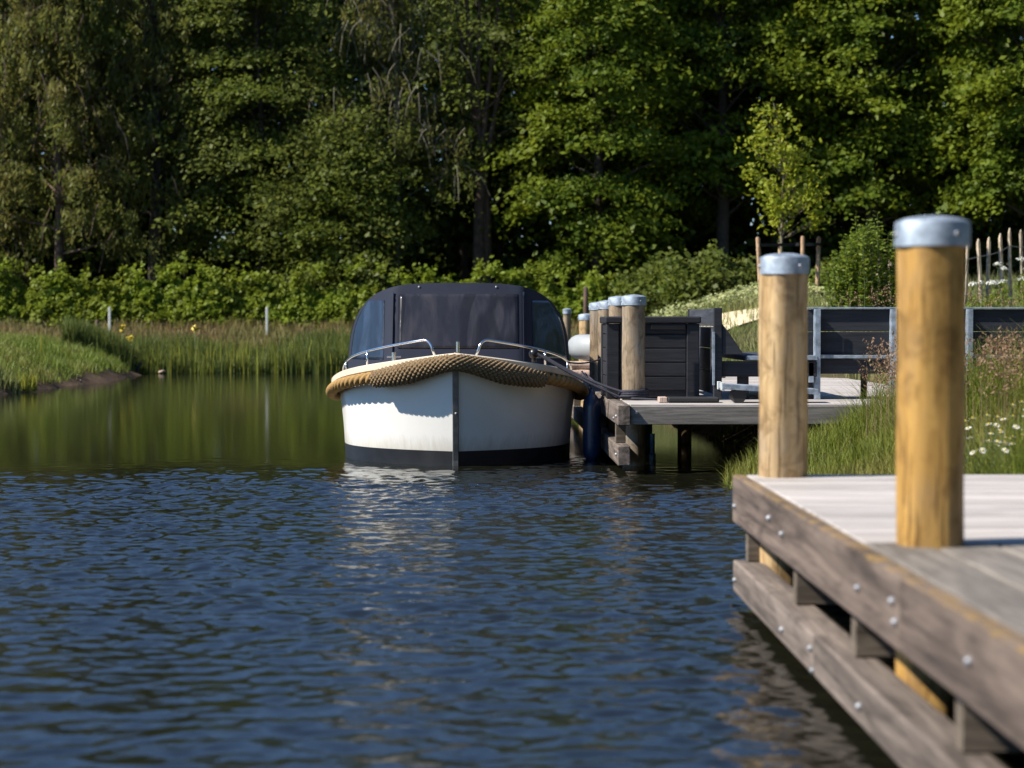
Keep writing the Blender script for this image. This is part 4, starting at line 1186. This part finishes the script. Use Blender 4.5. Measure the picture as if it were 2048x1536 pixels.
# leafy herb shrub left of the golden post
sx, sy = px(1738, 30), 30.; zb = float(height(sx, sy))
sh_ = thing('shrub', 'bright leafy willowy shrub between the two near posts', 'shrub', (sx, sy, zb))
parts = []; b = MB()
for i in range(64):
    a = rng.uniform(0, 2*PI); r0 = .55*math.sqrt(rng.uniform(0, 1)); x0 = sx+r0*math.cos(a); y0 = sy+.7*r0*math.sin(a)
    f = 1-abs(x0-sx)/.75; zt = 1.21+(645-np.interp(f, [0, .4, 1], [585, 520, 448]))/4000*sy+rng.normal(0, .07)
    p1 = np.array([x0+(x0-sx)*.25+rng.normal(0, .06), y0, zt]); p0 = np.array([x0, y0, zb])
    b.tube([p0, (p0+p1)/2+rng.normal(0, .03, 3), p1], [.009, .007, .003], 5, False)
    n = 95; u = rng.uniform(.1, 1.02, (n, 1)); aa = rng.uniform(0, 2*PI, n)
    out = np.stack([np.cos(aa), np.sin(aa), rng.uniform(-.1, .5, n)], 1)
    C = p0+(p1-p0)*u+out*.055
    A = unit(out); N = unit(np.cross(A, rng.normal(0, 1, (n, 3)))); parts.append(quads(C, A*.055*(1.2-u*.5), N*.016))
link_mesh('foliage', *cat(parts), M['leaf_willow'], sh_)
b.build('stem', M['stemgreen'], sh_, smooth=True)
# low dark bushes at the edge of the wood on the right
for p, y, z0_, w_, h_, lab in ((1420, 47, .9, 1.1, 1.3, 'low dark bush behind the mound, left of the sapling'), (1330, 50, .8, 1.2, 1.4, 'dark bush where the hedge meets the mound'), (1700, 44, 1.7, .9, .8, 'small dark bush behind the willowy shrub')):
    x = px(p, y); zg = float(height(x, y)); n = 5000
    S = unit(rng.normal(0, 1, (n, 3)))*rng.uniform(.55, 1.05, (n, 1))*(1+.22*np.sin(rng.integers(0, 7, (n, 1))*1.7))
    C = np.array([x, y, zg+h_*.45])+S*np.array([w_, w_*.8, h_*.55])
    C[:, 2] += .12*np.sin(C[:, 0]*6)+.1*np.sin(C[:, 1]*7)
    t = thing('bush', lab, 'bush', (x, y, zg))
    link_mesh('foliage', *leaves(C, .13, .65, (0, -.3, .7), .6), M['leaf_mid'], t)
    b = MB(); b.tube([(x, y, zg-.1), (x, y, zg+h_*.6)], [.04, .02], 7, False); b.build('stem', M['bark'], t, smooth=True)

# ------------------------------------------------------------------ light, sky, camera
SUN_EL, AZ = 44., (-.968, -.25)
sun = bpy.data.lights.new('sun', 'SUN'); sun.energy = 5.; sun.angle = R(.53); sun.color = (1., .93, .82)
so = bpy.data.objects.new('sun', sun); col.objects.link(so)
d = Vector((AZ[0]*math.cos(R(SUN_EL)), AZ[1]*math.cos(R(SUN_EL)), math.sin(R(SUN_EL))))
so.rotation_euler = d.to_track_quat('Z', 'Y').to_euler(); so.location = (-20, -6, 30)
w = bpy.data.worlds.new('World'); scn.world = w; w.use_nodes = True
nt = w.node_tree; nt.nodes.clear()
sk = nt.nodes.new('ShaderNodeTexSky'); sk.sky_type = 'NISHITA'; sk.sun_disc = False
sk.sun_elevation = R(SUN_EL); sk.sun_rotation = math.atan2(AZ[0], AZ[1]); sk.ozone_density = 7.5; sk.air_density = 1.; sk.dust_density = 0.
bg = nt.nodes.new('ShaderNodeBackground'); bg.inputs[1].default_value = .09
wo = nt.nodes.new('ShaderNodeOutputWorld'); nt.links.new(sk.outputs[0], bg.inputs[0]); nt.links.new(bg.outputs[0], wo.inputs[0])

cd = bpy.data.cameras.new('camera'); cam = bpy.data.objects.new('camera', cd); col.objects.link(cam)
cd.sensor_width = 36; cd.lens = 36*4000/2048; cd.clip_end = 1000; cd.clip_start = .05
cam.location = (0, 0, 1.21)
yaw = math.atan((1024-960)/4000); pit = math.atan((768-645)/4000)
cam.rotation_euler = (PI/2-pit, 0, -yaw)
cd.dof.use_dof = True; cd.dof.focus_distance = 16.9; cd.dof.aperture_fstop = cd.lens/26.
scn.camera = cam
scn.view_settings.view_transform = 'Standard'; scn.view_settings.look = 'None'
scn.view_settings.exposure = .75; scn.view_settings.gamma = 1; scn.view_settings.use_curve_mapping = False
scn.render.engine = 'CYCLES'
scn.cycles.use_denoising = True
scn.cycles.max_bounces = 8; scn.cycles.diffuse_bounces = 3; scn.cycles.glossy_bounces = 4; scn.cycles.transmission_bounces = 4; scn.cycles.transparent_max_bounces = 8
scn.cycles.caustics_reflective = False; scn.cycles.caustics_refractive = False
